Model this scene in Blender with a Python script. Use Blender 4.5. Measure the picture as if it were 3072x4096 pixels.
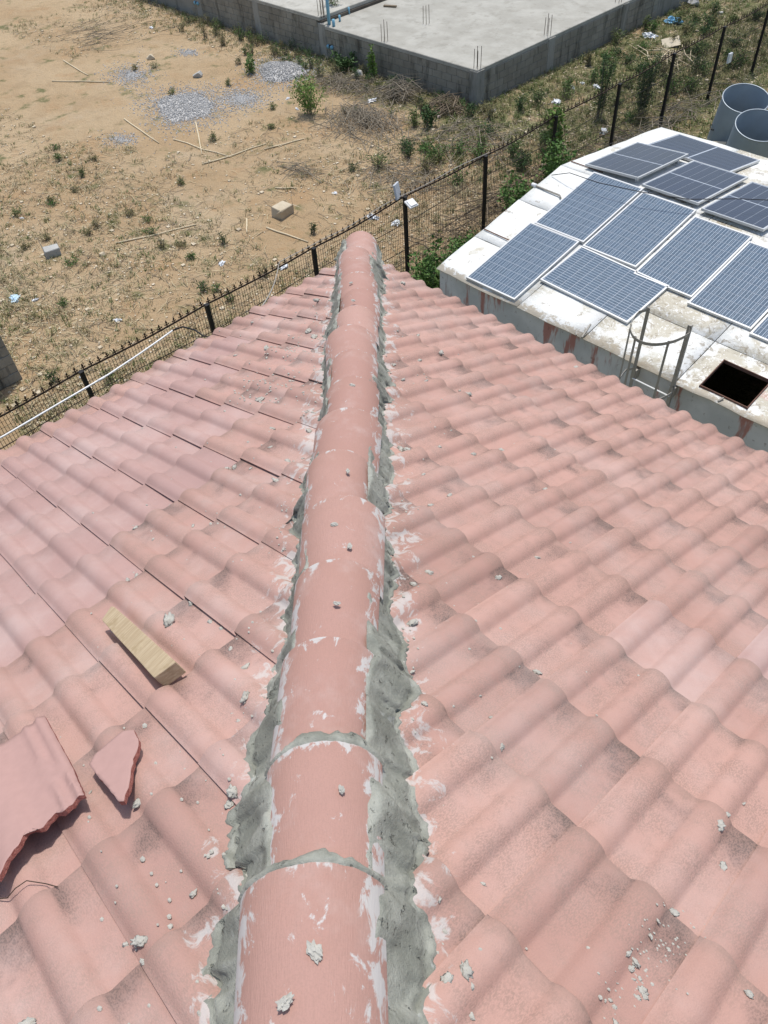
import bpy, bmesh, math, random
from mathutils import Vector, Matrix, noise
import numpy as np

# ------------------------------------------------------------------ scene
SC = bpy.context.scene
for o in list(bpy.data.objects): bpy.data.objects.remove(o)
COL = SC.collection
random.seed(7)
R = math.radians

# axes: X runs along the right-hand eave, Y away over the yard, the eave corner is the origin, z = 0 at the eave
cam_d = bpy.data.cameras.new('camera'); cam = bpy.data.objects.new('camera', cam_d); COL.objects.link(cam)
cam_d.sensor_fit = 'VERTICAL'; cam_d.sensor_height = 36.0; cam_d.lens = 26.96
cam_d.clip_start = 0.05; cam_d.clip_end = 3000
_f = Vector((-0.5025, 0.4299, -0.7500)).normalized()
_r = Vector((0.6981, 0.7137, -0.0565)); _r = (_r - _f*_r.dot(_f)).normalized()
_u = _r.cross(_f)
cam.matrix_world = Matrix(((_r.x, _u.x, -_f.x, 3.782), (_r.y, _u.y, -_f.y, -3.220), (_r.z, _u.z, -_f.z, 2.813), (0, 0, 0, 1)))
SC.camera = cam
SC.render.resolution_x = 768; SC.render.resolution_y = 1024

SUN_EL, SUN_AZ = 73.0, -34.0         # azimuth clockwise from +Y
world = bpy.data.worlds.new('World'); SC.world = world; world.use_nodes = True
wn = world.node_tree; wn.nodes.clear()
sky = wn.nodes.new('ShaderNodeTexSky'); sky.sky_type = 'NISHITA'; sky.sun_disc = False
sky.sun_elevation = R(SUN_EL); sky.sun_rotation = R(SUN_AZ); sky.air_density = 1.2; sky.dust_density = 2.0
bg = wn.nodes.new('ShaderNodeBackground'); bg.inputs[1].default_value = 0.15
wo = wn.nodes.new('ShaderNodeOutputWorld')
wn.links.new(sky.outputs[0], bg.inputs[0]); wn.links.new(bg.outputs[0], wo.inputs[0])
sd = bpy.data.lights.new('sun', 'SUN'); sun = bpy.data.objects.new('sun', sd); COL.objects.link(sun)
sd.energy = 3.4; sd.angle = R(3.0); sd.color = (1.0, 0.965, 0.90)
_s = Vector((math.sin(R(SUN_AZ))*math.cos(R(SUN_EL)), math.cos(R(SUN_AZ))*math.cos(R(SUN_EL)), math.sin(R(SUN_EL))))
sun.rotation_euler = _s.to_track_quat('Z', 'Y').to_euler(); sun.location = (0, 10, 20)
vs = SC.view_settings; vs.view_transform = 'Standard'; vs.look = 'None'; vs.exposure = 0.04; vs.gamma = 1.0; vs.use_curve_mapping = False

# ------------------------------------------------------------------ helpers
WM = {}
def put(o, parent=None, M=None):
    """link an object whose matrix is given in world space"""
    COL.objects.link(o)
    M = M if M is not None else Matrix.Identity(4)
    if parent is not None:
        o.parent = parent; o.matrix_parent_inverse = WM[parent.name].inverted()
    o.matrix_basis = M if parent is None else M
    WM[o.name] = M.copy()
    return o
def tag(o, label, cat, group=None, kind=None):
    if label: o['label'] = label
    if cat: o['category'] = cat
    if group: o['group'] = group
    if kind: o['kind'] = kind
    return o
def thing(name, label, cat, loc, group=None):
    o = bpy.data.objects.new(name, None); o.empty_display_size = 0.1
    put(o, None, Matrix.Translation(Vector(loc)))
    return tag(o, label, cat, group)
def me_from(name, v, f, mat, smooth=False):
    me = bpy.data.meshes.new(name); me.from_pydata([tuple(p) for p in v], [], f)
    if mat is not None:
        for m in (mat if isinstance(mat, (list, tuple)) else [mat]): me.materials.append(m)
    if smooth: me.polygons.foreach_set('use_smooth', [True]*len(me.polygons))
    me.update(); return me
def mo(name, me, parent=None, M=None):
    return put(bpy.data.objects.new(name, me), parent, M)

class MB:
    """collects shapes and links them as one mesh"""
    def __init__(s): s.v = []; s.f = []
    def add(s, v, f):
        n = len(s.v); s.v += [tuple(p) for p in v]; s.f += [tuple(i+n for i in q) for q in f]; return s
    def box(s, c, d, M=None, bev=0.0):
        x, y, z = d[0]/2, d[1]/2, d[2]/2
        if bev > 0:
            b = min(bev, x*.9, y*.9, z*.9); v = []; f = []
            bm = bmesh.new(); bmesh.ops.create_cube(bm, size=1, matrix=Matrix.Diagonal((d[0], d[1], d[2], 1)))
            bmesh.ops.bevel(bm, geom=list(bm.edges), offset=b, segments=1, affect='EDGES')
            bm.verts.index_update(); v = [p.co.copy() for p in bm.verts]; f = [[q.index for q in t.verts] for t in bm.faces]; bm.free()
        else:
            v = [Vector((i, j, k)) for k in (-z, z) for j in (-y, y) for i in (-x, x)]
            f = [(0, 2, 3, 1), (4, 5, 7, 6), (0, 1, 5, 4), (2, 6, 7, 3), (0, 4, 6, 2), (1, 3, 7, 5)]
        c = Vector(c)
        if M is not None: v = [M @ p for p in v]
        return s.add([p + c for p in v], f)
    def tube(s, path, r, n=6, cap=True):
        path = [Vector(p) for p in path]; v = []; f = []
        rr = r if isinstance(r, (list, tuple)) else [r]*len(path)
        up = None
        for i, p in enumerate(path):
            t = (path[min(i+1, len(path)-1)] - path[max(i-1, 0)]).normalized()
            if up is None: up = t.orthogonal().normalized()
            up = (up - t*up.dot(t)); up = up.normalized() if up.length > 1e-6 else t.orthogonal().normalized()
            w = t.cross(up)
            for k in range(n):
                a = 2*math.pi*k/n; v.append(p + (up*math.cos(a) + w*math.sin(a))*rr[i])
        for i in range(len(path)-1):
            for k in range(n):
                a, b = i*n+k, i*n+(k+1) % n; f.append((a, b, b+n, a+n))
        if cap: f.append(tuple(range(n-1, -1, -1))); f.append(tuple((len(path)-1)*n+k for k in range(n)))
        return s.add(v, f)
    def build(s, name, mat, parent=None, smooth=False):
        return mo(name, me_from(name, s.v, s.f, mat, smooth), parent)

ICO = {}
def ico(n):
    if n not in ICO:
        bm = bmesh.new(); bmesh.ops.create_icosphere(bm, subdivisions=n, radius=1); bm.verts.index_update()
        ICO[n] = ([p.co.copy() for p in bm.verts], [[q.index for q in t.verts] for t in bm.faces]); bm.free()
    return ICO[n]
def lump(c, size, seed=0, sub=2, rough=.35, fr=1.4, M=None):
    v, f = ico(sub); out = []
    for p in v:
        k = 1 + rough*noise.noise(p*fr + Vector((seed*3.7, seed*1.3, seed*.7))) + rough*.5*noise.noise(p*fr*2.7 + Vector((seed, 5, seed*2)))
        q = Vector((p.x*size[0]*k, p.y*size[1]*k, p.z*size[2]*k))
        if M is not None: q = M @ q
        out.append(q + Vector(c))
    return out, f

# ------------------------------------------------------------------ materials
class NT:
    def __init__(s, name):
        s.m = bpy.data.materials.new(name); s.m.use_nodes = True; s.t = s.m.node_tree; s.b = s.t.nodes['Principled BSDF']
        s.b.inputs['Specular IOR Level'].default_value = 0.25
    def n(s, typ, **kw):
        o = s.t.nodes.new('ShaderNode'+typ)
        for k, v in kw.items():
            if k.startswith('_'): setattr(o, k[1:], v)
            else: s.set(o.inputs[k.replace('__', ' ')] if not k.isdigit() else o.inputs[int(k)], v)
        return o
    def set(s, sock, v):
        if hasattr(v, 'outputs'): v = v.outputs[0]
        if isinstance(v, bpy.types.NodeSocket): s.t.links.new(v, sock)
        elif isinstance(v, (tuple, list)) and len(v) == 3 and sock.type == 'RGBA': sock.default_value = (*v, 1)
        else: sock.default_value = v
    def math(s, op, a, b=0.0, c=None, clamp=False):
        o = s.t.nodes.new('ShaderNodeMath'); o.operation = op; o.use_clamp = clamp
        s.set(o.inputs[0], a); s.set(o.inputs[1], b)
        if c is not None: s.set(o.inputs[2], c)
        return o.outputs[0]
    def mix(s, f, a, b, blend='MIX'):
        o = s.t.nodes.new('ShaderNodeMix'); o.data_type = 'RGBA'; o.blend_type = blend
        s.set(o.inputs[0], f); s.set(o.inputs[6], a); s.set(o.inputs[7], b); return o.outputs[2]
    def ramp(s, x, lo, hi, a=0.0, b=1.0):
        o = s.t.nodes.new('ShaderNodeMapRange'); o.interpolation_type = 'SMOOTHSTEP'
        s.set(o.inputs[0], x); o.inputs[1].default_value = lo; o.inputs[2].default_value = hi; o.inputs[3].default_value = a; o.inputs[4].default_value = b
        return o.outputs[0]
    def noise(s, vec, scale, detail=3, rough=.55, dist=0.0):
        o = s.n('TexNoise', Scale=scale, Detail=detail, Roughness=rough, Distortion=dist)
        if vec is not None: s.set(o.inputs['Vector'], vec)
        return o.outputs[0]
    def obj(s): return s.n('TexCoord').outputs['Object']
    def pos(s): return s.n('NewGeometry').outputs['Position']
    def rnd(s): return s.n('ObjectInfo').outputs['Random']
    def xyz(s, v): return s.n('SeparateXYZ', Vector=v).outputs
    def scale(s, v, x, y, z):
        o = s.n('Mapping'); s.set(o.inputs[0], v); o.inputs[3].default_value = (x, y, z); return o.outputs[0]
    def add(s, v, w):
        o = s.t.nodes.new('ShaderNodeVectorMath'); o.operation = 'ADD'; s.set(o.inputs[0], v); s.set(o.inputs[1], w); return o.outputs[0]
    def bump(s, h, dist=.01, st=.6):
        o = s.n('Bump', Strength=st, Distance=dist); s.set(o.inputs['Height'], h); s.set(s.b.inputs['Normal'], o.outputs[0])
    def done(s, col, rough=.8, metal=0.0):
        s.set(s.b.inputs['Base Color'], col); s.set(s.b.inputs['Roughness'], rough); s.b.inputs['Metallic'].default_value = metal
        return s.m

def plain(name, col, rough=.7, metal=0., var=.15, scale=12., bump=0.):
    t = NT(name); o = t.obj(); nn = t.noise(o, scale, 4)
    c = t.mix(t.math('MULTIPLY', nn, 1.0), tuple(k*(1-var) for k in col), tuple(min(1, k*(1+var)) for k in col))
    if bump: t.bump(t.noise(o, scale*4, 3), bump)
    return t.done(c, rough, metal)

SR, SL = 0.4409, 0.4040                        # slopes of the right and the left roof plane
HN = math.hypot(SR, SL)
def m_tile(name, c1, c2, dark, speck, grime, film):
    t = NT(name); o = t.obj(); p = t.pos(); rn = t.rnd()
    off = t.n('CombineXYZ', X=t.math('MULTIPLY', rn, 37.0), Y=t.math('MULTIPLY', rn, 91.0), Z=t.math('MULTIPLY', rn, 11.0))
    ov = t.add(o, off.outputs[0])
    c = t.mix(rn, c1, c2)
    c = t.mix(t.ramp(t.noise(p, 1.1, 2), .35, .7, 0, .35), c, tuple(k*1.12 for k in c1))
    big = t.noise(ov, 9, 4, .6)
    streak = t.noise(t.scale(ov, 1.0, .5, 1.0), 330, 3, .65)
    f = t.math('MULTIPLY', t.ramp(streak, .40, .60), t.ramp(big, .36, .60)); f = t.math('MULTIPLY', f, speck)
    c = t.mix(f, c, dark)
    c = t.mix(t.ramp(t.noise(ov, 420, 2), .45, .7, 0, .22), c, tuple(k*.72 for k in c1))
    # grime that settles in the pan above the drip edge
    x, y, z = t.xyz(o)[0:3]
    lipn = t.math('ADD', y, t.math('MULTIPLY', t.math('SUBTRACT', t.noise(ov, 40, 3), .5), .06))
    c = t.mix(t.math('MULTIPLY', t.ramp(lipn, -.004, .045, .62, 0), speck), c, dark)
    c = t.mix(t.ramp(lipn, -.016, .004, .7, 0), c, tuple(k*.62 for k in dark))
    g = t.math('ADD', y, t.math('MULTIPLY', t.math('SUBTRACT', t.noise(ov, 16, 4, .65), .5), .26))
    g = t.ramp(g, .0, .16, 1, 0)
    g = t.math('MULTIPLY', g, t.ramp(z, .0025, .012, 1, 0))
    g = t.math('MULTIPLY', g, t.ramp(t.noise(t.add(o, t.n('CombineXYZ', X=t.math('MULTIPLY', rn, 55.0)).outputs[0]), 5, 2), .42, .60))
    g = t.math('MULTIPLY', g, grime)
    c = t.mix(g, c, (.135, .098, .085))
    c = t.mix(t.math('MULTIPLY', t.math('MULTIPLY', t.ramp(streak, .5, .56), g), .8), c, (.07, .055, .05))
    # pale cement film and smears left by the bedding work
    xp, yp = t.xyz(p)[0], t.xyz(p)[1]
    dist = t.math('ABSOLUTE', t.math('DIVIDE', t.math('ADD', t.math('MULTIPLY', xp, SL), t.math('MULTIPLY', yp, SR)), HN))
    sm = t.math('ADD', t.noise(p, 19, 6, .68, .7), t.ramp(dist, .13, .38, .15, -.20))
    c = t.mix(t.math('MULTIPLY', t.ramp(sm, .60, .70), .62), c, (.52, .53, .515))
    c = t.mix(t.math('MULTIPLY', t.ramp(t.noise(p, 2.3, 5, .65), .42, .72), film), c, (.55, .45, .42))
    t.bump(t.math('ADD', t.noise(ov, 300, 3), t.math('MULTIPLY', sm, .5)), .0025, .5)
    return t.done(c, .78)
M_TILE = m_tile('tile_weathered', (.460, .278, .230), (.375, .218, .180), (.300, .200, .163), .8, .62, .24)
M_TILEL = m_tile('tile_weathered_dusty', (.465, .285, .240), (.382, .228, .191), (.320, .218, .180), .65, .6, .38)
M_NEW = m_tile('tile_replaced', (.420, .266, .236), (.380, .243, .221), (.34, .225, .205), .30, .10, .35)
M_TREST = plain('tile_far_side', (.42, .262, .217), .8, 0, .12, 40)
M_SHARD = plain('tile_piece_clay', (.405, .252, .224), .8, 0, .10, 35)
M_PALE = m_tile('tile_pale', (.465, .295, .255), (.44, .275, .235), (.36, .24, .21), .45, .3, .4)

def m_hip(name, es, k0=0.0):
    t = NT(name); o = t.obj(); p = t.pos(); rn = t.rnd()
    ov = t.add(o, t.n('CombineXYZ', X=t.math('MULTIPLY', rn, 13.0), Y=t.math('MULTIPLY', rn, 47.0)).outputs[0])
    c = t.mix(rn, (.462, .286, .241), (.385, .220, .182))
    c = t.mix(t.ramp(t.noise(t.scale(ov, 1, .05, 1), 420, 3), .42, .68, 0, .22), c, (.33, .195, .16))
    c = t.mix(t.ramp(t.noise(ov, 300, 3, .65), .45, .62, 0, .35), c, (.32, .20, .165))
    c = t.mix(t.ramp(t.noise(ov, 7, 4), .45, .7, 0, .5), c, (.37, .215, .175))
    x, y, z = t.xyz(o)[0:3]
    e = t.ramp(t.math('ABSOLUTE', x), .045, .112, -.13, es)
    l = t.ramp(y, .0, .045, .085, -.05)
    m = t.math('ADD', t.noise(t.scale(ov, 1, .55, 1), 24, 6, .7, .5), t.math('ADD', t.math('MAXIMUM', e, l), k0))
    c = t.mix(t.ramp(m, .585, .66, 0, .75), c, (.53, .55, .54))
    c = t.mix(t.ramp(t.noise(p, 3.1, 5, .7), .5, .75, 0, .4), c, (.56, .46, .43))
    t.bump(t.math('ADD', t.noise(t.scale(ov, 1, .08, 1), 420, 2), t.math('MULTIPLY', m, .6)), .002, .4)
    return t.done(c, .8)
M_HIP = m_hip('hip_tile_clay', .10); M_HIP2 = m_hip('hip_tile_smeared', .13, .035)
def m_mortar():
    t = NT('wet_mortar'); p = t.pos()
    c = t.mix(t.ramp(t.noise(p, 7, 6, .68), .38, .64), (.205, .210, .178), (.345, .348, .303))
    c = t.mix(t.ramp(t.noise(p, 48, 4, .7), .66, .72, 0, .7), c, (.12, .13, .118))
    c = t.mix(t.ramp(t.noise(p, 21, 4, .6), .64, .72, 0, .6), c, (.42, .435, .41))
    t.bump(t.math('ADD', t.ramp(t.noise(p, 48, 4, .65), .60, .72, 1, 0), t.math('ADD', t.noise(p, 11, 3), t.math('MULTIPLY', t.noise(p, 170, 3, .7), .35))), .010, .8)
    return t.done(c, .72)
M_MORTAR = m_mortar()
M_CRUMB = plain('dried_mortar', (.41, .395, .35), .9, 0, .3, 60, .003)

def m_ground():
    t = NT('sandy_soil'); p = t.pos()
    c = t.mix(t.ramp(t.noise(p, .35, 5, .6), .35, .66), (.345, .240, .135), (.405, .300, .182))
    c = t.mix(t.ramp(t.noise(p, 1.3, 6, .65), .50, .70, 0, .5), c, (.265, .190, .108))
    c = t.mix(t.ramp(t.noise(t.add(p, (31, 7, 0)), .8, 5, .65), .54, .66, 0, .5), c, (.34, .21, .105))
    c = t.mix(t.ramp(t.noise(t.add(p, (3, 57, 0)), .55, 6, .7), .5, .72, 0, .6), c, (.40, .315, .215))
    c = t.mix(t.ramp(t.noise(p, 26, 4, .7), .54, .68, 0, .6), c, (.17, .125, .075))
    c = t.mix(t.ramp(t.noise(t.add(p, (9, 9, 9)), 41, 3, .7), .6, .68, 0, .7), c, (.50, .41, .29))
    x, y, z = t.xyz(p)[0:3]
    # humus and ground cover: along the foundation and between fence and foundation
    gq = t.math('MULTIPLY', t.ramp(x, -14.5, -11.5), t.ramp(y, 12.0, 15.5))
    gq = t.math('MAXIMUM', gq, t.math('MULTIPLY', t.ramp(y, 12.2, 14.6), t.ramp(x, -23, -18)))
    gq = t.math('MAXIMUM', gq, t.ramp(x, -7.8, -6.4))
    gm = t.ramp(t.math('ADD', t.noise(p, 1.6, 5, .65), t.math('MULTIPLY', gq, .22)), .55, .72, 0, .85)
    c = t.mix(gm, c, (.098, .108, .040))
    # gravel dust round the chippings
    t.bump(t.math('ADD', t.noise(p, 14, 5, .7), t.math('MULTIPLY', t.noise(p, 3, 3), 2.)), .06, .7)
    return t.done(c, .95)
M_GROUND = m_ground()
def m_con(name, c1, c2, stain, st, vertical=False):
    t = NT(name); p = t.pos(); rn = t.rnd()
    c = t.mix(t.ramp(t.noise(p, 1.2, 6, .65), .36, .66), c1, c2)
    c = t.mix(t.ramp(rn, 0, 1, 0, .35), c, tuple(k*.72 for k in c1))
    sp = t.scale(p, 1, 1, .22) if vertical else p
    c = t.mix(t.ramp(t.noise(sp, 2.6, 5, .7), .50, .70, 0, st), c, stain)
    c = t.mix(t.ramp(t.noise(p, 40, 4, .7), .5, .75, 0, .35), c, tuple(k*.6 for k in c1))
    t.bump(t.noise(p, 30, 5, .7), .012, .6)
    return t.done(c, .92)
M_SLAB = m_con('concrete_slab', (.36, .345, .30), (.46, .445, .395), (.26, .248, .21), .7)
M_BLOCK = m_con('concrete_block', (.25, .228, .185), (.33, .306, .255), (.070, .062, .046), .85, True)
M_JOINT = m_con('wall_mortar', (.235, .226, .197), (.30, .29, .257), (.09, .085, .067), .8, True)
M_DARKC = m_con('stained_concrete', (.10, .085, .07), (.16, .14, .115), (.05, .04, .03), .6, True)
M_RENDER = m_con('cement_render', (.31, .298, .265), (.37, .358, .32), (.125, .115, .092), .85, True)
M_HOUSE = m_con('painted_render', (.55, .50, .42), (.60, .55, .47), (.40, .36, .30), .4, True)
M_BLACK = plain('black_paint', (.018, .017, .017), .55, 0, .5, 30)
M_WIRE = plain('dark_wire', (.035, .030, .026), .6, .3, .5, 40)
M_RUSTK = plain('rusty_spike', (.050, .032, .024), .75, .2, .5, 40)
M_REBAR = plain('rebar_rust', (.085, .060, .045), .8, .3, .4, 30)
M_ALU = plain('aluminium_frame', (.56, .57, .57), .42, .3, .08, 20)
M_BACK = plain('panel_backsheet', (.42, .46, .52), .3, 0, .05, 10)
M_PVC = plain('white_pvc', (.78, .78, .77), .4, 0, .06, 8)
M_BPVC = plain('blue_pvc', (.20, .42, .55), .45, 0, .1, 8)
M_CABLE = plain('black_cable', (.02, .02, .022), .5)
M_GCABLE = plain('grey_cable', (.33, .31, .28), .6)
M_POLE = plain('pale_stripped_stick', (.60, .50, .34), .8, 0, .2, 30)
M_TWIG = plain('dead_twig', (.235, .200, .150), .9, 0, .4, 14)
M_TWIGD = plain('dark_twig', (.185, .145, .10), .9, 0, .4, 14)
M_ROCKG = m_con('grey_rock', (.40, .395, .37), (.52, .51, .48), (.30, .28, .24), .5)
M_ROCKT = m_con('tan_rock', (.50, .42, .30), (.60, .52, .39), (.36, .29, .19), .4)
M_PLW = plain('white_plastic', (.74, .76, .78), .35, 0, .15, 25)
M_PLB = plain('blue_white_plastic', (.48, .64, .76), .35, 0, .3, 18)
M_PLBB = plain('light_blue_plastic', (.22, .47, .68), .35, 0, .25, 18)
M_PLP = plain('pinkish_paper', (.62, .50, .48), .7, 0, .2, 18)
M_BOARD = plain('pale_board', (.50, .44, .33), .8, 0, .2, 6)
M_LIGHT = plain('grey_plastic_housing', (.50, .52, .55), .45, 0, .1, 8)
def m_wood():
    t = NT('sawn_wood'); o = t.obj()
    c = t.mix(t.ramp(t.noise(t.scale(o, .35, 6, 6), 22, 4, .6, .4), .35, .66), (.37, .28, .175), (.47, .375, .25))
    c = t.mix(t.ramp(t.noise(o, 22, 4), .56, .72, 0, .6), c, (.30, .22, .12))
    t.bump(t.noise(t.scale(o, .3, 6, 6), 40, 3), .002, .6)
    return t.done(c, .8)
M_WOOD = m_wood()
def m_fract():
    t = NT('broken_clay'); o = t.pos()
    c = t.mix(t.ramp(t.noise(o, 90, 4), .35, .65), (.30, .105, .085), (.40, .165, .135))
    t.bump(t.noise(o, 120, 4, .7), .006, .9)
    return t.done(c, .9)
M_FRACT = m_fract()
def m_tank(name, weather):
    t = NT(name); p = t.pos()
    c = t.mix(t.ramp(t.noise(p, 2.1, 5, .6), .35, .65), (.66, .66, .62), (.77, .77, .74))
    n1 = t.noise(t.add(p, (4, 2, 0)), 1.5, 6, .66, .3)
    c = t.mix(t.ramp(n1, .58-weather*.14, .72-weather*.16, 0, .8), c, (.43, .385, .285))
    n2 = t.noise(t.add(p, (14, 2, 7)), 1.1, 6, .7, .3)
    c = t.mix(t.ramp(n2, .66-weather*.06, .73-weather*.06, 0, .7), c, (.46, .26, .21))
    n3 = t.noise(t.scale(t.add(p, (1, 2, 9)), 1, 1, 1), 7, 5, .7, .8)
    c = t.mix(t.ramp(n3, .60-weather*.06, .66-weather*.06, 0, .75), c, (.30, .255, .19))
    c = t.mix(t.ramp(t.noise(p, 15, 5, .75, 1.2), .55, .60, 0, .8), c, (.80, .80, .78))
    rim = t.math('ADD', t.ramp(t.xyz(p)[1], 5.05, 5.45, .20, -.2), t.noise(p, 6, 6, .7, .5))
    c = t.mix(t.ramp(rim, .56, .66, 0, .85), c, (.42, .36, .27))
    t.bump(t.math('ADD', n3, t.noise(p, 24, 4)), .01, .5)
    return t.done(c, .65)
M_TANKW = m_tank('tank_roof_white_paint', 0.0)
M_TANKO = m_tank('tank_roof_peeling_paint', 1.0)
def m_tankwall():
    t = NT('tank_wall_paint'); p = t.pos()
    c = t.mix(t.ramp(t.noise(p, 1.7, 5), .35, .65), (.47, .48, .475), (.60, .605, .60))
    c = t.mix(t.ramp(t.noise(t.scale(p, 1, 1, .16), 3.4, 5, .65), .53, .60, 0, .85), c, (.36, .13, .10))
    c = t.mix(t.ramp(t.noise(t.scale(t.add(p, (7, 0, 0)), 1, 1, .2), 5, 5, .7), .60, .67, 0, .6), c, (.36, .30, .29))
    c = t.mix(t.ramp(t.noise(p, 14, 5, .7), .62, .70, 0, .6), c, (.14, .10, .08))
    return t.done(c, .6)
M_TANKWALL = m_tankwall()
M_RUSTED = plain('rusty_steel', (.17, .095, .07), .85, .2, .5, 12, .004)
M_LADDER = plain('weathered_steel', (.33, .305, .265), .6, .0, .35, 14, .002)
M_RING = plain('blue_grey_steel', (.33, .385, .435), .5, .1, .2, 3, .004)
M_RINGR = plain('worn_steel_rim', (.36, .40, .43), .5, .5, .2, 9)

def m_cell(name, c1, c2, bars, barcol, bw, lat):
    t = NT(name); o = t.obj(); rn = t.rnd(); x, y = t.xyz(o)[0], t.xyz(o)[1]
    vo = t.n('TexVoronoi', Scale=38.0); t.set(vo.inputs['Vector'], t.add(o, t.n('CombineXYZ', X=t.math('MULTIPLY', rn, 40.0)).outputs[0]))
    c = t.mix(vo.outputs['Color'], c1, c2) if lat else t.mix(.5, c1, c2)
    c = t.mix(t.math('MULTIPLY', rn, .5), c, tuple(k*1.5 for k in c1))
    # bus bars
    w = t.math('ABSOLUTE', t.math('SUBTRACT', t.math('FRACT', t.math('ADD', t.math('MULTIPLY', x, bars), 0.5)), .5))
    c = t.mix(t.ramp(w, bw*.8, bw*1.2, 1, 0), c, barcol)
    t.b.inputs['Coat Weight'].default_value = 0.35; t.b.inputs['Coat Roughness'].default_value = .12
    return t.done(c, .35)
M_POLY = m_cell('polycrystalline_cell', (.042, .070, .106), (.080, .124, .172), 3/.156, (.46, .53, .60), .055, True)
M_MONO = m_cell('monocrystalline_cell', (.018, .024, .048), (.030, .038, .066), 5/.166, (.05, .054, .07), .04, False)
def m_leaf(name, c1, c2):
    t = NT(name); p = t.pos()
    c = t.mix(t.ramp(t.noise(p, 5, 3), .3, .7), c1, c2)
    c = t.mix(t.ramp(t.noise(p, 60, 2), .4, .7, 0, .5), c, tuple(k*.6 for k in c1))
    return t.done(c, .7)
M_LEAF = m_leaf('leaf_green', (.07, .145, .032), (.13, .22, .06))
M_LEAFB = m_leaf('leaf_bright', (.12, .21, .04), (.20, .30, .07))
M_LEAFD = m_leaf('leaf_dark', (.042, .088, .026), (.075, .135, .042))
M_GRASSG = m_leaf('grass_green', (.125, .165, .05), (.195, .23, .085))
M_GRASSO = m_leaf('grass_olive', (.20, .185, .08), (.28, .25, .12))
M_STRAW = m_leaf('grass_straw', (.40, .33, .19), (.52, .44, .28))
def m_gravel():
    t = NT('crushed_stone'); p = t.pos()
    c = t.mix(t.ramp(t.noise(p, 30, 2), .3, .7), (.30, .29, .275), (.54, .53, .51))
    return t.done(c, .9)
M_GRAVEL = m_gravel()

# ------------------------------------------------------------------ ground
GZ = -6.5
def gz(x, y):
    return GZ + .05*noise.noise(Vector((x*.22, y*.22, 3.1))) + .025*noise.noise(Vector((x*.9, y*.9, 8.2))) + .012*noise.noise(Vector((x*3.1, y*3.1, 1.2)))
def axis(lo, hi, step):
    a = list(np.arange(lo, hi+1e-6, step)); s = step
    out = a[:]; x = lo
    while x > -700: s *= 1.5; x -= s; out.insert(0, x)
    s = step; x = hi
    while x < 700: s *= 1.5; x += s; out.append(x)
    return out
xs = axis(-34, 2, .22); ys = axis(-4, 34, .22)
gv = [(x, y, gz(x, y)) for y in ys for x in xs]; nx = len(xs)
gf = [(j*nx+i, j*nx+i+1, (j+1)*nx+i+1, (j+1)*nx+i) for j in range(len(ys)-1) for i in range(nx-1)]
g = mo('ground', me_from('ground', gv, gf, M_GROUND, True)); g['kind'] = 'structure'
def P3(x, y, h=0.0): return Vector((x, y, gz(x, y)+h))

# ------------------------------------------------------------------ the house under the tiled roof
P1, P2 = 0.6273, 0.1972                    # first roll along either eave
G1, G2, D1, D2 = 0.2930, 0.2968, 0.0558, 0.0765
RH, THK, DROP = 0.0345*.68, 0.020, 0.025
LB_R = [0.0] + [G1*k-D1 for k in range(1, 17)]
LB_L = [0.0] + [G2*k-D2 for k in range(1, 17)]
TR, TL = math.atan(SR), math.atan(SL)
HALF = [(-.052, .0), (-.0465, .0022), (-.041, .0075), (-.0345, .0165), (-.0265, .0250), (-.0175, .0310), (-.0085, .0337), (0, RH),
        (.0085, .0337), (.0175, .0310), (.0265, .0250), (.0345, .0165), (.041, .0075), (.0465, .0022), (.052, .0)]
HALF = [(a*.94, RH if a == 0 else h*.68) for a, h in HALF]
def prof(d):
    d = abs(d)
    if d >= .0488: return 0.0
    for (a, ha), (b, hb) in zip(HALF[7:], HALF[8:]):
        if a <= d <= b: return ha + (hb-ha)*(d-a)/(b-a)
    return 0.0
def side_of(x, y): return 'R' if SL*x + SR*y > 0 else 'L'
def plane_z(x, y): return min(-SR*y, SL*x)
def surf(x, y):
    if side_of(x, y) == 'R': b, q, L, s, th, ex = -y, (x-P1)/.15, LB_R, SR, TR, G1
    else: b, q, L, s, th, ex = x, (-y-P2)/.15, LB_L, SL, TL, G2
    h = prof((q-round(q))*.15); k = 0
    while k+1 < len(L) and L[k+1] <= b: k += 1
    return s*b + (h - RH - DROP*(b-L[k])/ex)/math.cos(th)

house = thing('tiled_house', 'tall house with a terracotta tiled hip roof freshly bedded in grey mortar', 'house', (4.5, -4.5, GZ))
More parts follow.
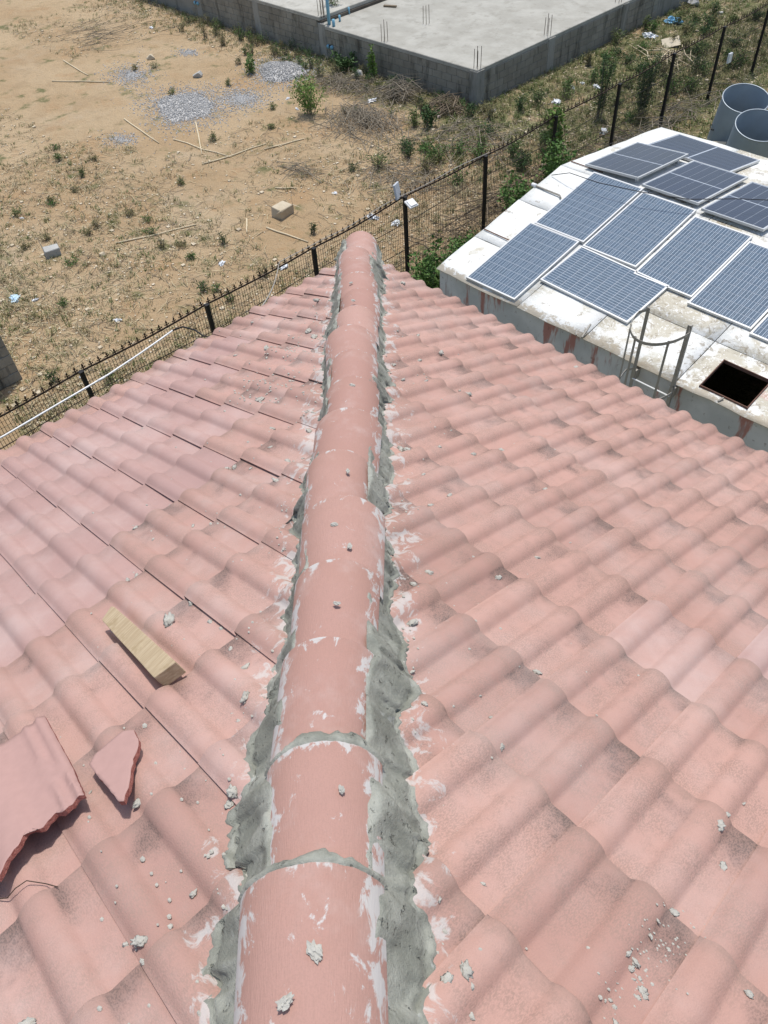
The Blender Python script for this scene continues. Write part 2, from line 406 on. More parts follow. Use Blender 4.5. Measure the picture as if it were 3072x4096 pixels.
# tile mesh in its own frame: x across, y up the slope from the drip edge, z out of the roof
PX = [(-.020, -.0005), (.010, 0)] + [(.10+a, h) for a, h in HALF] + [(.25+a, h) for a, h in HALF[:-3]] + [(.25+.0380, .0082), (.25+.0430, .0068)]
TLEN = .385
def tile_mesh(name, mat, seed, chip=0):
    rg = random.Random(seed); v = []; f = []; n = len(PX)
    rows = [(0.0, -.0045), (.0045, 0.0), (.13, 0.0), (.26, 0.0), (TLEN, 0.0)]
    wob = [rg.uniform(-.0012, .0012) for _ in range(n)]
    for ri, (y, dz) in enumerate(rows):
        for i, (x, h) in enumerate(PX):
            e = (.0035*noise.noise(Vector((x*30, seed*3.3, 0)))) if ri < 2 else 0
            v.append((x, y+e, h+dz + (wob[i] if ri < 2 else 0)*.5))
    for r in range(len(rows)-1):
        for i in range(n-1): f.append((r*n+i, r*n+i+1, (r+1)*n+i+1, (r+1)*n+i))
    ns = len(f)
    o = len(v)                                          # drip-edge face
    for i in range(n): v.append(v[i]); 
    for i in range(n): v.append((v[i][0], v[i][1]+.001, v[i][2]-THK+.004))
    for i in range(n-1): f.append((o+n+i, o+n+i+1, o+i+1, o+i))
    o = len(v)                                          # free side edge of the overlapping roll
    for r in range(len(rows)): v.append(v[r*n+n-1])
    for r in range(len(rows)): p = v[r*n+n-1]; v.append((p[0]-.001, p[1], min(p[2]-.0055, .003)))
    k = len(rows)
    for r in range(k-1): f.append((o+r, o+r+1, o+k+r+1, o+k+r)[::-1])
    me = me_from(name, v, f, mat)
    me.polygons.foreach_set('use_smooth', [i < ns for i in range(len(me.polygons))])
    return me
def tile_matrix(side, idx, k, rg):
    """idx = index of the tile's free-edged roll, k = course"""
    if side == 'R':
        th = TR; b = LB_R[k]; peak = Vector((P1+.15*idx, -b, SR*b)); ax = Vector((-1, 0, 0)); up = Vector((0, -math.cos(th), math.sin(th)))
    else:
        th = TL; b = LB_L[k]; peak = Vector((b, -(P2+.15*idx), SL*b)); ax = Vector((0, -1, 0)); up = Vector((math.cos(th), 0, math.sin(th)))
    n = ax.cross(up)
    sd_ = DROP/.32; ay = (up*math.sqrt(1-sd_*sd_) - n*sd_).normalized(); az = ax.cross(ay)
    O = peak - ax*.25 - n*RH
    O = O + ax*rg.uniform(-.003, .003) + ay*rg.uniform(-.007, .007) + az*rg.uniform(-.001, .002)
    M = Matrix(((ax.x, ay.x, az.x, O.x), (ax.y, ay.y, az.y, O.y), (ax.z, ay.z, az.z, O.z), (0, 0, 0, 1)))
    return M @ Matrix.Rotation(rg.uniform(-.009, .009), 4, 'Z') @ Matrix.Rotation(rg.uniform(-.008, .008), 4, 'X') @ Matrix.Rotation(rg.uniform(-.008, .008), 4, 'Y')
TM = {}
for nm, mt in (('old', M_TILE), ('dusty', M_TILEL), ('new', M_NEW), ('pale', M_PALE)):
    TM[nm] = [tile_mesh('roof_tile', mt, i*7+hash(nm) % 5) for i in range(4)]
HIPCUT = .035
rest = MB(); ntile = 0
def new_tile(side, idx, k):
    if side == 'L':      # a patch of replaced tiles lies low on the left plane
        b = P2+.15*idx; a = LB_L[k]
        if a > .02 and b - a*.92 > 1.15 + .28*noise.noise(Vector((idx*.9, k*1.3, 4))) - .25*(a > .9) and a < 1.55 + .25*noise.noise(Vector((idx*.7, 2, 1))): return 'new'
        if (idx, k) in ((19, 6), (21, 6)): return 'new'
        return 'pale' if (idx*31+k*17) % 23 == 0 else 'dusty'
    if (idx, k) in ((20, 5), (22, 5)): return 'new'
    if (idx, k) in ((18, 6), (24, 9)): return 'pale'
    return 'old'
for side in 'RL':
    LB = LB_R if side == 'R' else LB_L
    for k in range(14):
        for idx in (range(-6, 40, 2) if side == 'R' else range(-3, 41, 2)):
            rg = random.Random(idx*131+k*17+(5 if side == 'R' else 900))
            M = tile_matrix(side, idx, k, rg); typ = new_tile(side, idx, k)
            me = TM[typ][rg.randrange(4)]
            corners = [M @ Vector((x, y, 0)) for x in (-.02, .30) for y in (0, TLEN)]
            sg = 1 if side == 'R' else -1
            dd = [sg*(SL*c.x+SR*c.y)/HN for c in corners]
            if max(dd) < HIPCUT or -corners[0].y > 6.2 or corners[0].x > 6.6: continue
            b = LB[k]; along = (P1+.15*idx) if side == 'R' else (P2+.15*idx)
            cut = min(dd) < HIPCUT
            if cut:
                bm = bmesh.new(); bm.from_mesh(me); Mi = M.inverted()
                nw = Vector((SL, SR, 0))*sg/HN; pw = nw*HIPCUT + Vector((0, 0, 0))
                bmesh.ops.bisect_plane(bm, geom=bm.verts[:]+bm.edges[:]+bm.faces[:], plane_co=Mi @ pw, plane_no=Mi.to_3x3() @ nw, clear_inner=True)
                if not bm.faces: bm.free(); continue
                m2 = bpy.data.meshes.new('roof_tile'); bm.to_mesh(m2); bm.free(); m2.materials.append(me.materials[0]); me = m2
            near = (along < 4.35 and b < 3.5) if side == 'R' else (b < 3.75 and along < 4.15)
            if near: mo('roof_tile', me, house, M); ntile += 1
            else: rest.add([M @ p.co for p in me.vertices], [tuple(p.vertices) for p in me.polygons])
rt = rest.build('roof_tiles', M_TREST, house); rt['kind'] = 'stuff'
# deck, fascia, soffit and walls
zt = SR*4.6; xt = 4.6*SR/SL; dz = -.078
MB().add([(0.03, -.03, dz), (9, -.03, dz), (9, -4.6, zt+dz), (xt, -4.6, zt+dz), (xt, -9, zt+dz), (.03, -9, dz)], [(0, 1, 2, 3), (0, 3, 4, 5)]).build('roof_deck', M_DARKC, house)
fb = MB(); fb.box((4.53, -.075, -.16), (8.94, .025, .16)); fb.box((.075, -4.56, -.16), (.025, 8.86, .16)); fb.build('fascia_board', M_HOUSE, house)
MB().add([(.08, -.08, -.235), (9, -.08, -.235), (9, -.7, -.235), (.7, -.7, -.235), (.7, -9, -.235), (.08, -9, -.235)], [(0, 1, 2, 3), (0, 3, 4, 5)]).build('soffit', M_HOUSE, house)
wb = MB(); wb.box((4.85, -4.85, -3.37), (8.3, 8.3, 6.27)); wb.build('wall', M_HOUSE, house)

# hip tiles
HX = Vector((SR, -SL, 0))/HN                     # plan direction up the hip
HP = Vector((SL, SR, 0))/HN                      # plan direction towards the right plane
def hip_pt(t): return Vector((t*SR/SL, -t, SR*t))
h3 = (hip_pt(1)-hip_pt(0)).normalized(); L3 = (hip_pt(1)-hip_pt(0)).length
hx = -HP; hz = hx.cross(h3)
HW, HRISE = .118, .084
RAD = (HW*HW+HRISE*HRISE)/(2*HRISE)
def arc(x): return math.sqrt(max(RAD*RAD-x*x, 0)) - (RAD-HRISE)
NA = 22
def hip_mesh(length, seed, capped=False, mat=None):
    v = []; f = []; xs_ = [HW*math.sin(-math.pi/2+math.pi*i/NA) for i in range(NA+1)]; n = NA+1
    rows = [(0.0, .004, .985), (.006, 0.0, 1.0), (length*.35, .008, .97), (length*.7, .018, .935), (length, .028, .90)]
    for y, dz_, k in rows:
        for x in xs_: v.append((x*k, y + .002*noise.noise(Vector((x*20, seed, y))), arc(x)*k-dz_ + .0012*noise.noise(Vector((x*15, y*9, seed)))))
    for r in range(len(rows)-1):
        for i in range(n-1): f.append((r*n+i, r*n+i+1, (r+1)*n+i+1, (r+1)*n+i))
    ns = len(f)
    if capped:                                    # domed starter tile at the eave corner
        pr = [k for k in range(n)]
        for q in range(1, 6):
            a = q/5*math.pi/2; o = len(v)
            for x in xs_: v.append((x*math.cos(a)*.985, -.062*math.sin(a), (arc(x)-.004)*max(math.cos(a), .0) - .02*(1-math.cos(a))))
            for i in range(n-1): f.append((o+i, o+i+1, pr[i+1], pr[i]))
            pr = [o+k for k in range(n)]
        ns = len(f)
    else:
        o = len(v)
        for i in range(n): v.append(v[i])
        for i in range(n): v.append((v[i][0]*.9, v[i][1]+.002, v[i][2]-.013))
        for i in range(n-1): f.append((o+n+i, o+n+i+1, o+i+1, o+i))
    me = me_from('hip_tile', v, f, mat or M_HIP)
    me.polygons.foreach_set('use_smooth', [i < ns for i in range(len(me.polygons))])
    return me
lips = [3.095, 2.925, 2.725, 2.53, 2.325, 2.12, 1.915, 1.71, 1.505, 1.30, 1.095, .89, .685, .48, .275, .07, -.03]
lips = [4.3, 4.1, 3.9, 3.7, 3.5, 3.295] + lips
HIPM = []
for j, t in enumerate(lips):
    rg = random.Random(j*5+2); up = (lips[j-1]-t) if j else .2
    first = (j == len(lips)-1)
    if first: continue
    if j == len(lips)-2: t = -.01; up = lips[j-1]-t
    ln = up*L3 + .055
    sc = {3.095: 1.13, 2.925: .96, 2.725: .95}.get(t, 1.0)*(1 + .08*rg.uniform(-1, 1))
    O = hip_pt(t) + hz*(.027 + .010*rg.random()) + HP*(rg.uniform(-.012, .012) + .024*noise.noise(Vector((t*1.7, 3, 3))))
    if t == 2.925: O = O - HP*.008
    if t == 3.095: O = O - HP*.014
    M = Matrix(((hx.x, h3.x, hz.x, O.x), (hx.y, h3.y, hz.y, O.y), (hx.z, h3.z, hz.z, O.z), (0, 0, 0, 1)))
    M = M @ Matrix.Rotation(rg.uniform(-.055, .055), 4, 'Z') @ Matrix.Rotation(rg.uniform(-.015, .02), 4, 'X') @ Matrix.Diagonal((sc, 1, sc, 1))
    HIPM.append((t, M))
    mo('hip_tile', hip_mesh(ln, j, j == len(lips)-2, M_HIP2 if t > 2.6 else M_HIP), house, M)

# mortar bedding along both sides of the hip
def fr(t, seed, oct=5, f0=1.6):
    s = 0; a = 1; f = f0
    for i in range(oct): s += a*noise.noise(Vector((t*f, seed, i*3.3))); a *= .62; f *= 2.1
    return s
for sd2 in (1, -1):
    v = []; f = []; NVv = 20; s_ = -.06; cnt = 0; seed = 3.1 if sd2 > 0 else 17.7
    while s_ < 6.3:
        t = s_*SL/HN
        near_ = max(0, min(1, (t-2.45)/.45))
        far_ = max(0, min(1, (1.7-t)/1.2)); base = (.026 + .038*near_ + .020*far_) if sd2 > 0 else (.026 + .050*near_ + .018*far_)
        w = base + .030*fr(s_, seed) + max(0, fr(s_*2.2, seed+5)-.42)*(.09 if sd2 > 0 else .075)
        qx = hip_pt(t) + HP*sd2*(HW+w*.9); hq = (surf(qx.x, qx.y)-plane_z(qx.x, qx.y)+RH+.014)/RH
        w = w*(1.0 + .38*max(-.6, min(1, .55-hq)))
        w += .014*noise.noise(Vector((s_*34, seed, 1))) + .011*noise.noise(Vector((s_*80, seed, 4))) + .004*noise.noise(Vector((s_*170, seed, 7))); w = max(.010, min(w, .17))
        c0 = hip_pt(t)
        for k in range(NVv+1):
            q = k/NVv; d = .080 + (HW + w - .080)*q
            jit = .006*noise.noise(Vector((s_*60, q*9, seed))) if 0 < k else 0
            x = c0.x + HP.x*sd2*d + HX.x*jit; y = c0.y + HP.y*sd2*d + HX.y*jit
            zb = surf(x, y); zp = plane_z(x, y)
            e = max(0, min(1, (d-HW-.001)/(w*.95)))**.8
            fill = (c0.z+.058+.014*noise.noise(Vector((s_*7, seed, 2)))+.006*noise.noise(Vector((s_*25, seed, 6))))*(1-e) + (zp-.030)*e
            rough = .007*noise.noise(Vector((x*38, y*38, seed))) + .010*noise.noise(Vector((x*14, y*14, seed+2))) + .006*abs(noise.noise(Vector((x*85, y*85, 3))))
            z = max(zb+.0045*(1-q**3)+max(rough, -.002)*(.25+.75*(1-q)**1.5), fill+rough*(1.2-q*.6))
            z = min(z, zb + .003 + .135*(1-q)**1.25 + .004*max(0, noise.noise(Vector((x*30, y*30, 8)))))
            if k == NVv: z = zb-.012
            elif k == NVv-1: z = min(z, zb+.002)
            elif k >= NVv-4: z = min(z, zb+.004+.009*max(0, noise.noise(Vector((x*45, y*45, 9)))))
            v.append((x, y, z))
        cnt += 1; s_ += .007
    n = NVv+1
    for r in range(cnt-1):
        for k in range(NVv):
            q = (r*n+k, r*n+k+1, (r+1)*n+k+1, (r+1)*n+k); f.append(q if sd2 < 0 else q[::-1])
    mo('mortar_bed', me_from('mortar_bed', v, f, M_MORTAR, True), house)
# mortar drawn across the joints between hip tiles
for t, M in HIPM:
    fat = {3.095: .030, 2.925: .034, 2.725: .0, 3.295: .02}.get(t, 0.0)
    if t < .05 or fat == 0: continue
    mb = MB(); v = []; f = []; n = 60; m = 7
    for i in range(n+1):
        a = -math.pi/2+math.pi*i/n; x = (HW+.002)*math.sin(a); wv = fat*(1+.55*fr(i*.05, t*7)) + .006; wv = max(.01, wv)
        for k in range(m):
            q = k/(m-1); y = .010 - wv*q
            lift = .004 + .0 - .020*q + .006*math.sin(q*math.pi) + .003*noise.noise(Vector((x*60, q*5, t)))
            if k == m-1: lift = -.030
            if k == 0: lift = -.004
            nx_, nz_ = x/RAD, (arc(x)+RAD-HRISE)/RAD
            v.append(M @ Vector((x+nx_*lift, y, arc(x)+nz_*lift)))
    for i in range(n):
        for k in range(m-1): f.append((i*m+k, i*m+k+1, (i+1)*m+k+1, (i+1)*m+k)[::-1])
    mb.add(v, f); mb.build('mortar_joint', M_MORTAR, house, True)

# ------------------------------------------------------------------ things lying on the roof
RLUMP = [(1.563, -0.84, 0.028), (1.97, -1.091, 0.028), (2.041, -1.109, 0.017), (1.723, -1.271, 0.019), (1.81, -1.204, 0.017), (2.365, -1.51, 0.019), (2.538, -1.84, 0.018), (2.379, -1.26, 0.012), (1.927, -0.102, 0.026), (2.22, -1.769, 0.028), (2.247, -1.764, 0.028), (2.4, -1.372, 0.025), (2.279, -1.616, 0.014), (2.406, -1.839, 0.013), (2.553, -1.955, 0.017), (1.264, -0.86, 0.019), (1.305, -0.745, 0.022), (0.63, -0.196, 0.028), (1.572, -1.009, 0.022), (1.587, -1.197, 0.017), (1.78, -1.257, 0.014), (1.893, -1.064, 0.011), (1.763, -0.344, 0.013), (2.523, -1.1, 0.012), (2.686, -1.459, 0.018), (2.153, -1.51, 0.009), (2.188, -1.449, 0.011), (2.94, -2.061, 0.02), (2.937, -1.848, 0.017), (2.8, -2.224, 0.022), (2.827, -2.315, 0.019), (2.991, -2.077, 0.009), (3.218, -2.477, 0.01), (3.252, -2.275, 0.018), (3.172, -2.624, 0.014), (3.28, -2.504, 0.01), (3.353, -2.56, 0.017), (3.063, -2.561, 0.016), (3.072, -2.605, 0.018), (2.938, -2.43, 0.026), (2.83, -2.049, 0.01), (2.812, -1.993, 0.008), (2.938, -1.652, 0.008), (3.218, -2.317, 0.007), (3.623, -2.99, 0.024), (3.609, -3.024, 0.021), (3.645, -3.0, 0.01), (3.508, -2.934, 0.009), (3.536, -2.84, 0.011), (3.825, -2.595, 0.016), (3.67, -3.032, 0.013), (3.802, -2.739, 0.01), (3.819, -2.738, 0.017), (3.819, -2.753, 0.011), (3.84, -2.755, 0.01), (3.853, -2.769, 0.016), (3.861, -2.775, 0.012), (3.853, -2.786, 0.011), (3.832, -2.765, 0.008), (3.803, -2.333, 0.021), (3.851, -2.41, 0.018), (3.995, -2.622, 0.014), (3.849, -2.852, 0.014), (3.811, -2.639, 0.008), (3.852, -2.667, 0.008), (3.815, -2.674, 0.01), (3.82, -2.828, 0.008), (3.832, -2.831, 0.009), (3.802, -2.292, 0.011), (3.817, -2.204, 0.009)]
LLUMP = [(2.377, -2.881, 0.045), (2.835, -2.953, 0.014), (2.865, -2.953, 0.014), (2.735, -2.846, 0.024), (2.642, -2.83, 0.014), (2.475, -2.8, 0.017), (2.348, -2.79, 0.017), (1.994, -2.821, 0.016), (2.834, -2.907, 0.028), (3.157, -3.372, 0.025), (3.154, -3.254, 0.014), (3.203, -3.383, 0.011), (3.133, -3.396, 0.011), (3.038, -3.076, 0.025), (3.049, -3.096, 0.017), (2.867, -3.232, 0.023), (2.733, -3.302, 0.009), (3.117, -3.59, 0.024), (0.768, -1.382, 0.039), (1.627, -1.961, 0.022), (1.772, -2.071, 0.019), (1.69, -2.089, 0.013), (1.948, -2.114, 0.028), (1.963, -2.095, 0.018), (2.025, -2.226, 0.024), (0.861, -1.15, 0.04), (0.959, -1.189, 0.039), (1.286, -1.791, 0.034), (1.399, -1.785, 0.024), (0.872, -1.456, 0.019), (0.584, -1.477, 0.019), (0.525, -0.819, 0.036), (0.25, -1.126, 0.018), (1.836, -1.916, 0.029), (1.598, -2.071, 0.012), (1.747, -2.237, 0.024), (1.729, -2.262, 0.014), (1.822, -2.209, 0.014), (1.699, -2.518, 0.023), (1.717, -2.684, 0.018), (1.987, -2.817, 0.016), (1.853, -2.678, 0.013), (2.013, -2.855, 0.014), (2.351, -2.794, 0.012), (1.686, -2.566, 0.012), (1.931, -2.549, 0.016), (1.983, -2.715, 0.009)]
for i, (x, y, s) in enumerate(RLUMP+LLUMP):
    right = i < len(RLUMP); rg = random.Random(i)
    s = s*.55; z = surf(x, y)
    a = rg.uniform(0, 6.3); Mr = Matrix.Rotation(a, 3, 'Z')
    v, f = lump((x, y, z+s*.28), (s*1.05, s*rg.uniform(.5, .85), s*rg.uniform(.22, .45)), i*1.7, 3, .75, 2.2, Mr)
    o = mo('mortar_lump', me_from('mortar_lump', v, f, M_CRUMB, True))
    dh = abs(SL*x+SR*y)/HN; up_ = -y if right else x
    zone = 'close beside the hip bedding' if dh < .24 else ('out near the eave' if up_ < 1.0 else ('high up away from the hip' if up_ > 2.2 else 'midway between hip and eave'))
    sz_ = 'chunky' if s > .0105 else 'small'
    tag(o, '%s dried mortar lump %s on the %s tiles' % (sz_, zone, 'weathered right-hand' if right else 'dusty left-hand'), 'mortar lump', '%s mortar lumps %s, %s roof plane' % (sz_, zone, 'right' if right else 'left'))
HL = [(3.17, .01, .022), (3.215, -.03, .018), (2.98, .04, .012), (2.63, .01, .013), (2.47, .035, .015), (2.4, -.01, .016), (2.2, .02, .014), (1.75, .02, .018), (1.02, .0, .018), (.8, -.02, .016)]
for i, (t, dx, s) in enumerate(HL):
    p = hip_pt(t) + HP*dx + Vector((0, 0, .026+arc(dx)+.004)); rg = random.Random(i+50)
    v, f = lump(p, (s*.65, s*.42, s*.2), i*2.3+9, 3, .7, 2.2, Matrix.Rotation(rg.uniform(0, 6), 3, 'Z'))
    tag(mo('mortar_lump', me_from('mortar_lump', v, f, M_CRUMB)), 'small mortar lump sitting on the rounded hip tiles', 'mortar lump', 'mortar lumps on the hip tiles')
cr = MB(); rg = random.Random(99)
def crumb(x, y, s):
    z = surf(x, y); v, f = ico(1); k = rg.random()*9
    cr.add([(x+p.x*s*(1+.5*noise.noise(p*2+Vector((k, 0, 0)))), y+p.y*s*.8*(1+.5*noise.noise(p*2+Vector((0, k, 0)))), z+s*.3+p.z*s*.5) for p in v], f)
for i in range(760):           # thick near the hip on the left plane, thin elsewhere
    t = rg.uniform(.4, 3.3); d = (abs(rg.gauss(0, .36)) if rg.random() < .55 else abs(rg.gauss(0, .06)))+.15; L_ = rg.random() < .68
    if t < 2.3 and not L_ and rg.random() < .5: continue
    p = hip_pt(t) + HP*(d if not L_ else -d)
    if p.x < .05 or p.y > -.05: continue
    crumb(p.x, p.y, rg.uniform(.0018, .0058)*(1 if rg.random() < .9 else 1.5))
for i in range(110): crumb(rg.gauss(3.835, .035), rg.gauss(-2.73, .09), rg.uniform(.0012, .0036))
for i in range(90): crumb(rg.gauss(1.2, .12), rg.gauss(-1.72, .10), rg.uniform(.003, .008))
for i in range(60): crumb(rg.gauss(.95, .08), rg.gauss(-1.35, .05), rg.uniform(.003, .007))
cs = cr.build('mortar_crumbs', M_CRUMB); tag(cs, 'scattered fine mortar crumbs over the roof tiles', 'crumbs', kind='stuff')

# timber offcut
def roof_frame(x, y, side, ang=0.0, lift=0.0):
    th = TR if side == 'R' else TL
    if side == 'R': ax = Vector((-1, 0, 0)); up = Vector((0, -math.cos(th), math.sin(th)))
    else: ax = Vector((0, -1, 0)); up = Vector((math.cos(th), 0, math.sin(th)))
    n = ax.cross(up); O = Vector((x, y, plane_z(x, y))) + n*lift
    return Matrix(((ax.x, up.x, n.x, O.x), (ax.y, up.y, n.y, O.y), (ax.z, up.z, n.z, O.z), (0, 0, 0, 1))) @ Matrix.Rotation(ang, 4, 'Z')
bmw = bmesh.new()
secs = [(-.232, .022, .014, .010), (-.218, .026, .016, .002), (-.08, .029, .018, .0), (.1, .031, .021, 0), (.21, .033, .024, 0), (.230, .032, .024, -.010)]
rows = []
for y, hw, hh, sh in secs:
    rows.append([bmw.verts.new((sx*hw + .0015*noise.noise(Vector((y*30, sx, sz))), y + (sh if sx > 0 else -sh), sz*hh)) for sx, sz in ((-1, -1), (1, -1), (1, 1), (-1, 1))])
for a, b in zip(rows, rows[1:]):
    for k in range(4): bmw.faces.new((a[k], a[(k+1) % 4], b[(k+1) % 4], b[k]))
bmw.faces.new(rows[0][::-1]); bmw.faces.new(rows[-1]); bmesh.ops.recalc_face_normals(bmw, faces=bmw.faces)
bmesh.ops.bevel(bmw, geom=list(bmw.edges), offset=.0015, segments=1, affect='EDGES')
wm = bpy.data.meshes.new('timber_offcut'); bmw.to_mesh(wm); bmw.free(); wm.materials.append(M_WOOD)
tag(mo('timber_offcut', wm, None, roof_frame(2.395, -2.988, 'L', R(-1.0), .010) @ Matrix.Rotation(R(11), 4, 'Y')), 'short sawn timber offcut lying on the left-hand roof tiles', 'timber')

# broken pieces of tile
def shard(name, outline, M, hfun, label, thick=.014, jag=None):
    rgj = random.Random(len(outline)); o2 = []
    for i, a in enumerate(outline):
        b = outline[(i+1) % len(outline)]; o2.append(a)
        if jag and jag(a) and jag(b):
            for q in (rgj.uniform(.2, .45), rgj.uniform(.55, .8)): o2.append((a[0]+(b[0]-a[0])*q+rgj.uniform(-.002, .002), a[1]+(b[1]-a[1])*q+rgj.uniform(-.004, .004)))
    outline = o2
    v = []; f = []; n = len(outline)
    bm = bmesh.new(); vs_ = [bm.verts.new((x, y, 0)) for x, y in outline]; bm.faces.new(vs_)
    bmesh.ops.triangulate(bm, faces=bm.faces[:])
    for it in range(4): bmesh.ops.subdivide_edges(bm, edges=[e for e in bm.edges if e.calc_length() > .012], cuts=1); bmesh.ops.triangulate(bm, faces=bm.faces[:])
    for p in bm.verts:
        if p.is_boundary:
            p.co.x += .0015*noise.noise(Vector((p.co.x*90, p.co.y*90, 1))); p.co.y += .002*noise.noise(Vector((p.co.x*70, p.co.y*70, 5)))
        p.co.z = hfun(p.co.x, p.co.y)
    for q in bm.faces: q.smooth = True
    be = [e for e in bm.edges if e.is_boundary]
    ex = bmesh.ops.extrude_edge_only(bm, edges=be)
    nv = [e for e in ex['geom'] if isinstance(e, bmesh.types.BMVert)]
    for p in nv: p.co.z -= thick*(1+.25*noise.noise(Vector((p.co.x*60, p.co.y*60, 2)))); p.co.y += .002*noise.noise(Vector((p.co.x*80, p.co.y*80, 7)))
    fs = set(e for e in ex['geom'] if isinstance(e, bmesh.types.BMFace))
    for q in fs: q.material_index = 1; q.smooth = False
    bmesh.ops.recalc_face_normals(bm, faces=bm.faces)
    me = bpy.data.meshes.new(name); bm.to_mesh(me); bm.free(); me.materials.append(M_SHARD); me.materials.append(M_FRACT)
    return tag(mo(name, me, None, M), label, 'broken tile')
# local x grows towards -Y, local y up the slope
big = [(-.115, -.235), (.02, -.24), (.19, -.235), (.20, .06), (.17, .205), (.135, .19), (.11, .215), (.085, .203), (.05, .185), (.025, .155), (-.005, .170), (-.035, .155), (-.06, .178), (-.085, .165), (-.105, .175), (-.112, .05)]
shard('broken_tile', big, roof_frame(2.63, -3.41, 'L', R(-2), .022) @ Matrix.Rotation(R(2), 4, 'X'),
      lambda x, y: .6*prof((x-.055)*.8) + .010*max(0, 1-abs(x+.098)/.014) + .009*max(0, 1-abs(x+.062)/.013), 'large broken new roof tile with a jagged red edge resting on the left-hand tiles', .013, lambda p: p[1] > .14)
sh = [(.0, -.075), (-.075, -.085), (-.10, -.06), (-.098, -.02), (-.085, .01), (-.060, .045), (-.03, .10), (-.005, .135), (.005, .125), (.01, .06), (.018, .0), (.022, -.055)]
shard('broken_tile', sh, roof_frame(2.745, -3.25, 'L', R(-4), .008), lambda x, y: .004, 'small pointed triangular shard of a roof tile beside the large broken tile', .013, lambda p: p[0] < -.0)
mbw = MB(); pw_ = [(2.79, -3.58, 0), (2.835, -3.54, .016), (2.846, -3.515, .022), (2.850, -3.49, .020), (2.88, -3.465, .014), (2.915, -3.447, .008)]
mbw.tube([(x, y, surf(x, y)+h) for x, y, h in pw_], .0012, 5)
tag(mbw.build('binding_wire', M_REBAR), 'thin rusty binding wire bent over the tiles below the large broken tile', 'wire')

# conduit and cables at the eave
pc = MB(); pp = [(-.42, -2.95), (-.415, -2.6), (-.43, -2.3), (-.45, -1.86), (-.485, -1.6), (-.515, -1.42), (-.54, -1.29)]
pc.tube([(x, y, -.25) for x, y in pp], .006, 10)
co = thing('white_conduit', 'white plastic conduit pipe running beyond the left-hand eave', 'pipe', (-.45, -2.0, -.25))
pc.build('pipe', M_PVC, co, True)
MB().tube([(-.445, -1.94, -.25), (-.4475, -1.885, -.25)], .0078, 10).build('coupling', M_PVC, co, True)
MB().tube([(-.42, -2.93, -.25), (-.15, -2.93, -.22), (.085, -2.93, -.17)], .008, 6).build('bracket', M_LADDER, co)
cb = MB(); cb.tube([(-.54, -1.295, -.25), (-.50, -1.23, -.235), (-.40, -1.20, -.23), (-.25, -1.22, -.20), (-.12, -1.26, -.12), (.01, -1.30, -.045)], .006, 6)
tag(cb.build('black_cable', M_CABLE, None, True), 'black cable running from the white conduit end onto the roof tiles', 'cable')

# ------------------------------------------------------------------ fence along the yard
FX = -7.0; FZT = -4.68; FY0 = -5.1; BAY = 2.47
fence = thing('mesh_fence', 'black welded mesh fence on posts with a row of spear points on top', 'fence', (FX, 8, GZ))
fposts = [FY0 + BAY*i for i in range(15)]
post_me = MB().box((0, 0, -.95), (.070, .070, 1.95), bev=.006).box((0, 0, .03), (.082, .082, .012)); post_me = me_from('post', post_me.v, post_me.f, M_BLACK)
sp = [(-.006, 0), (-.010, .018), (-.030, .030), (-.044, .022), (-.052, .034), (-.040, .050), (-.022, .046), (-.013, .036), (-.008, .056), (-.022, .070), (0, .128), (.022, .070), (.008, .056), (.013, .036), (.022, .046), (.040, .050), (.052, .034), (.044, .022), (.030, .030), (.010, .018), (.006, 0)]
n_ = len(sp); sv = [(-.003, y, z) for y, z in sp] + [(.003, y, z) for y, z in sp]
spike_me = me_from('spike', sv, [tuple(range(n_)), tuple(range(2*n_-1, n_-1, -1))] + [(i, n_+i, n_+(i+1) % n_, (i+1) % n_) for i in range(n_)], M_RUSTK)
spike_big = None
rg = random.Random(4)
fxo = lambda y: FX + .05*noise.noise(Vector((y*.3, 0, 5)))
ftz = lambda y: FZT + .035*noise.noise(Vector((y*.35, 2, 5)))
for i, y in enumerate(fposts):
    mo('post', post_me, fence, Matrix.Translation((fxo(y)+.06, y, ftz(y))) @ Matrix.Rotation(rg.uniform(-.015, .015), 4, 'X'))
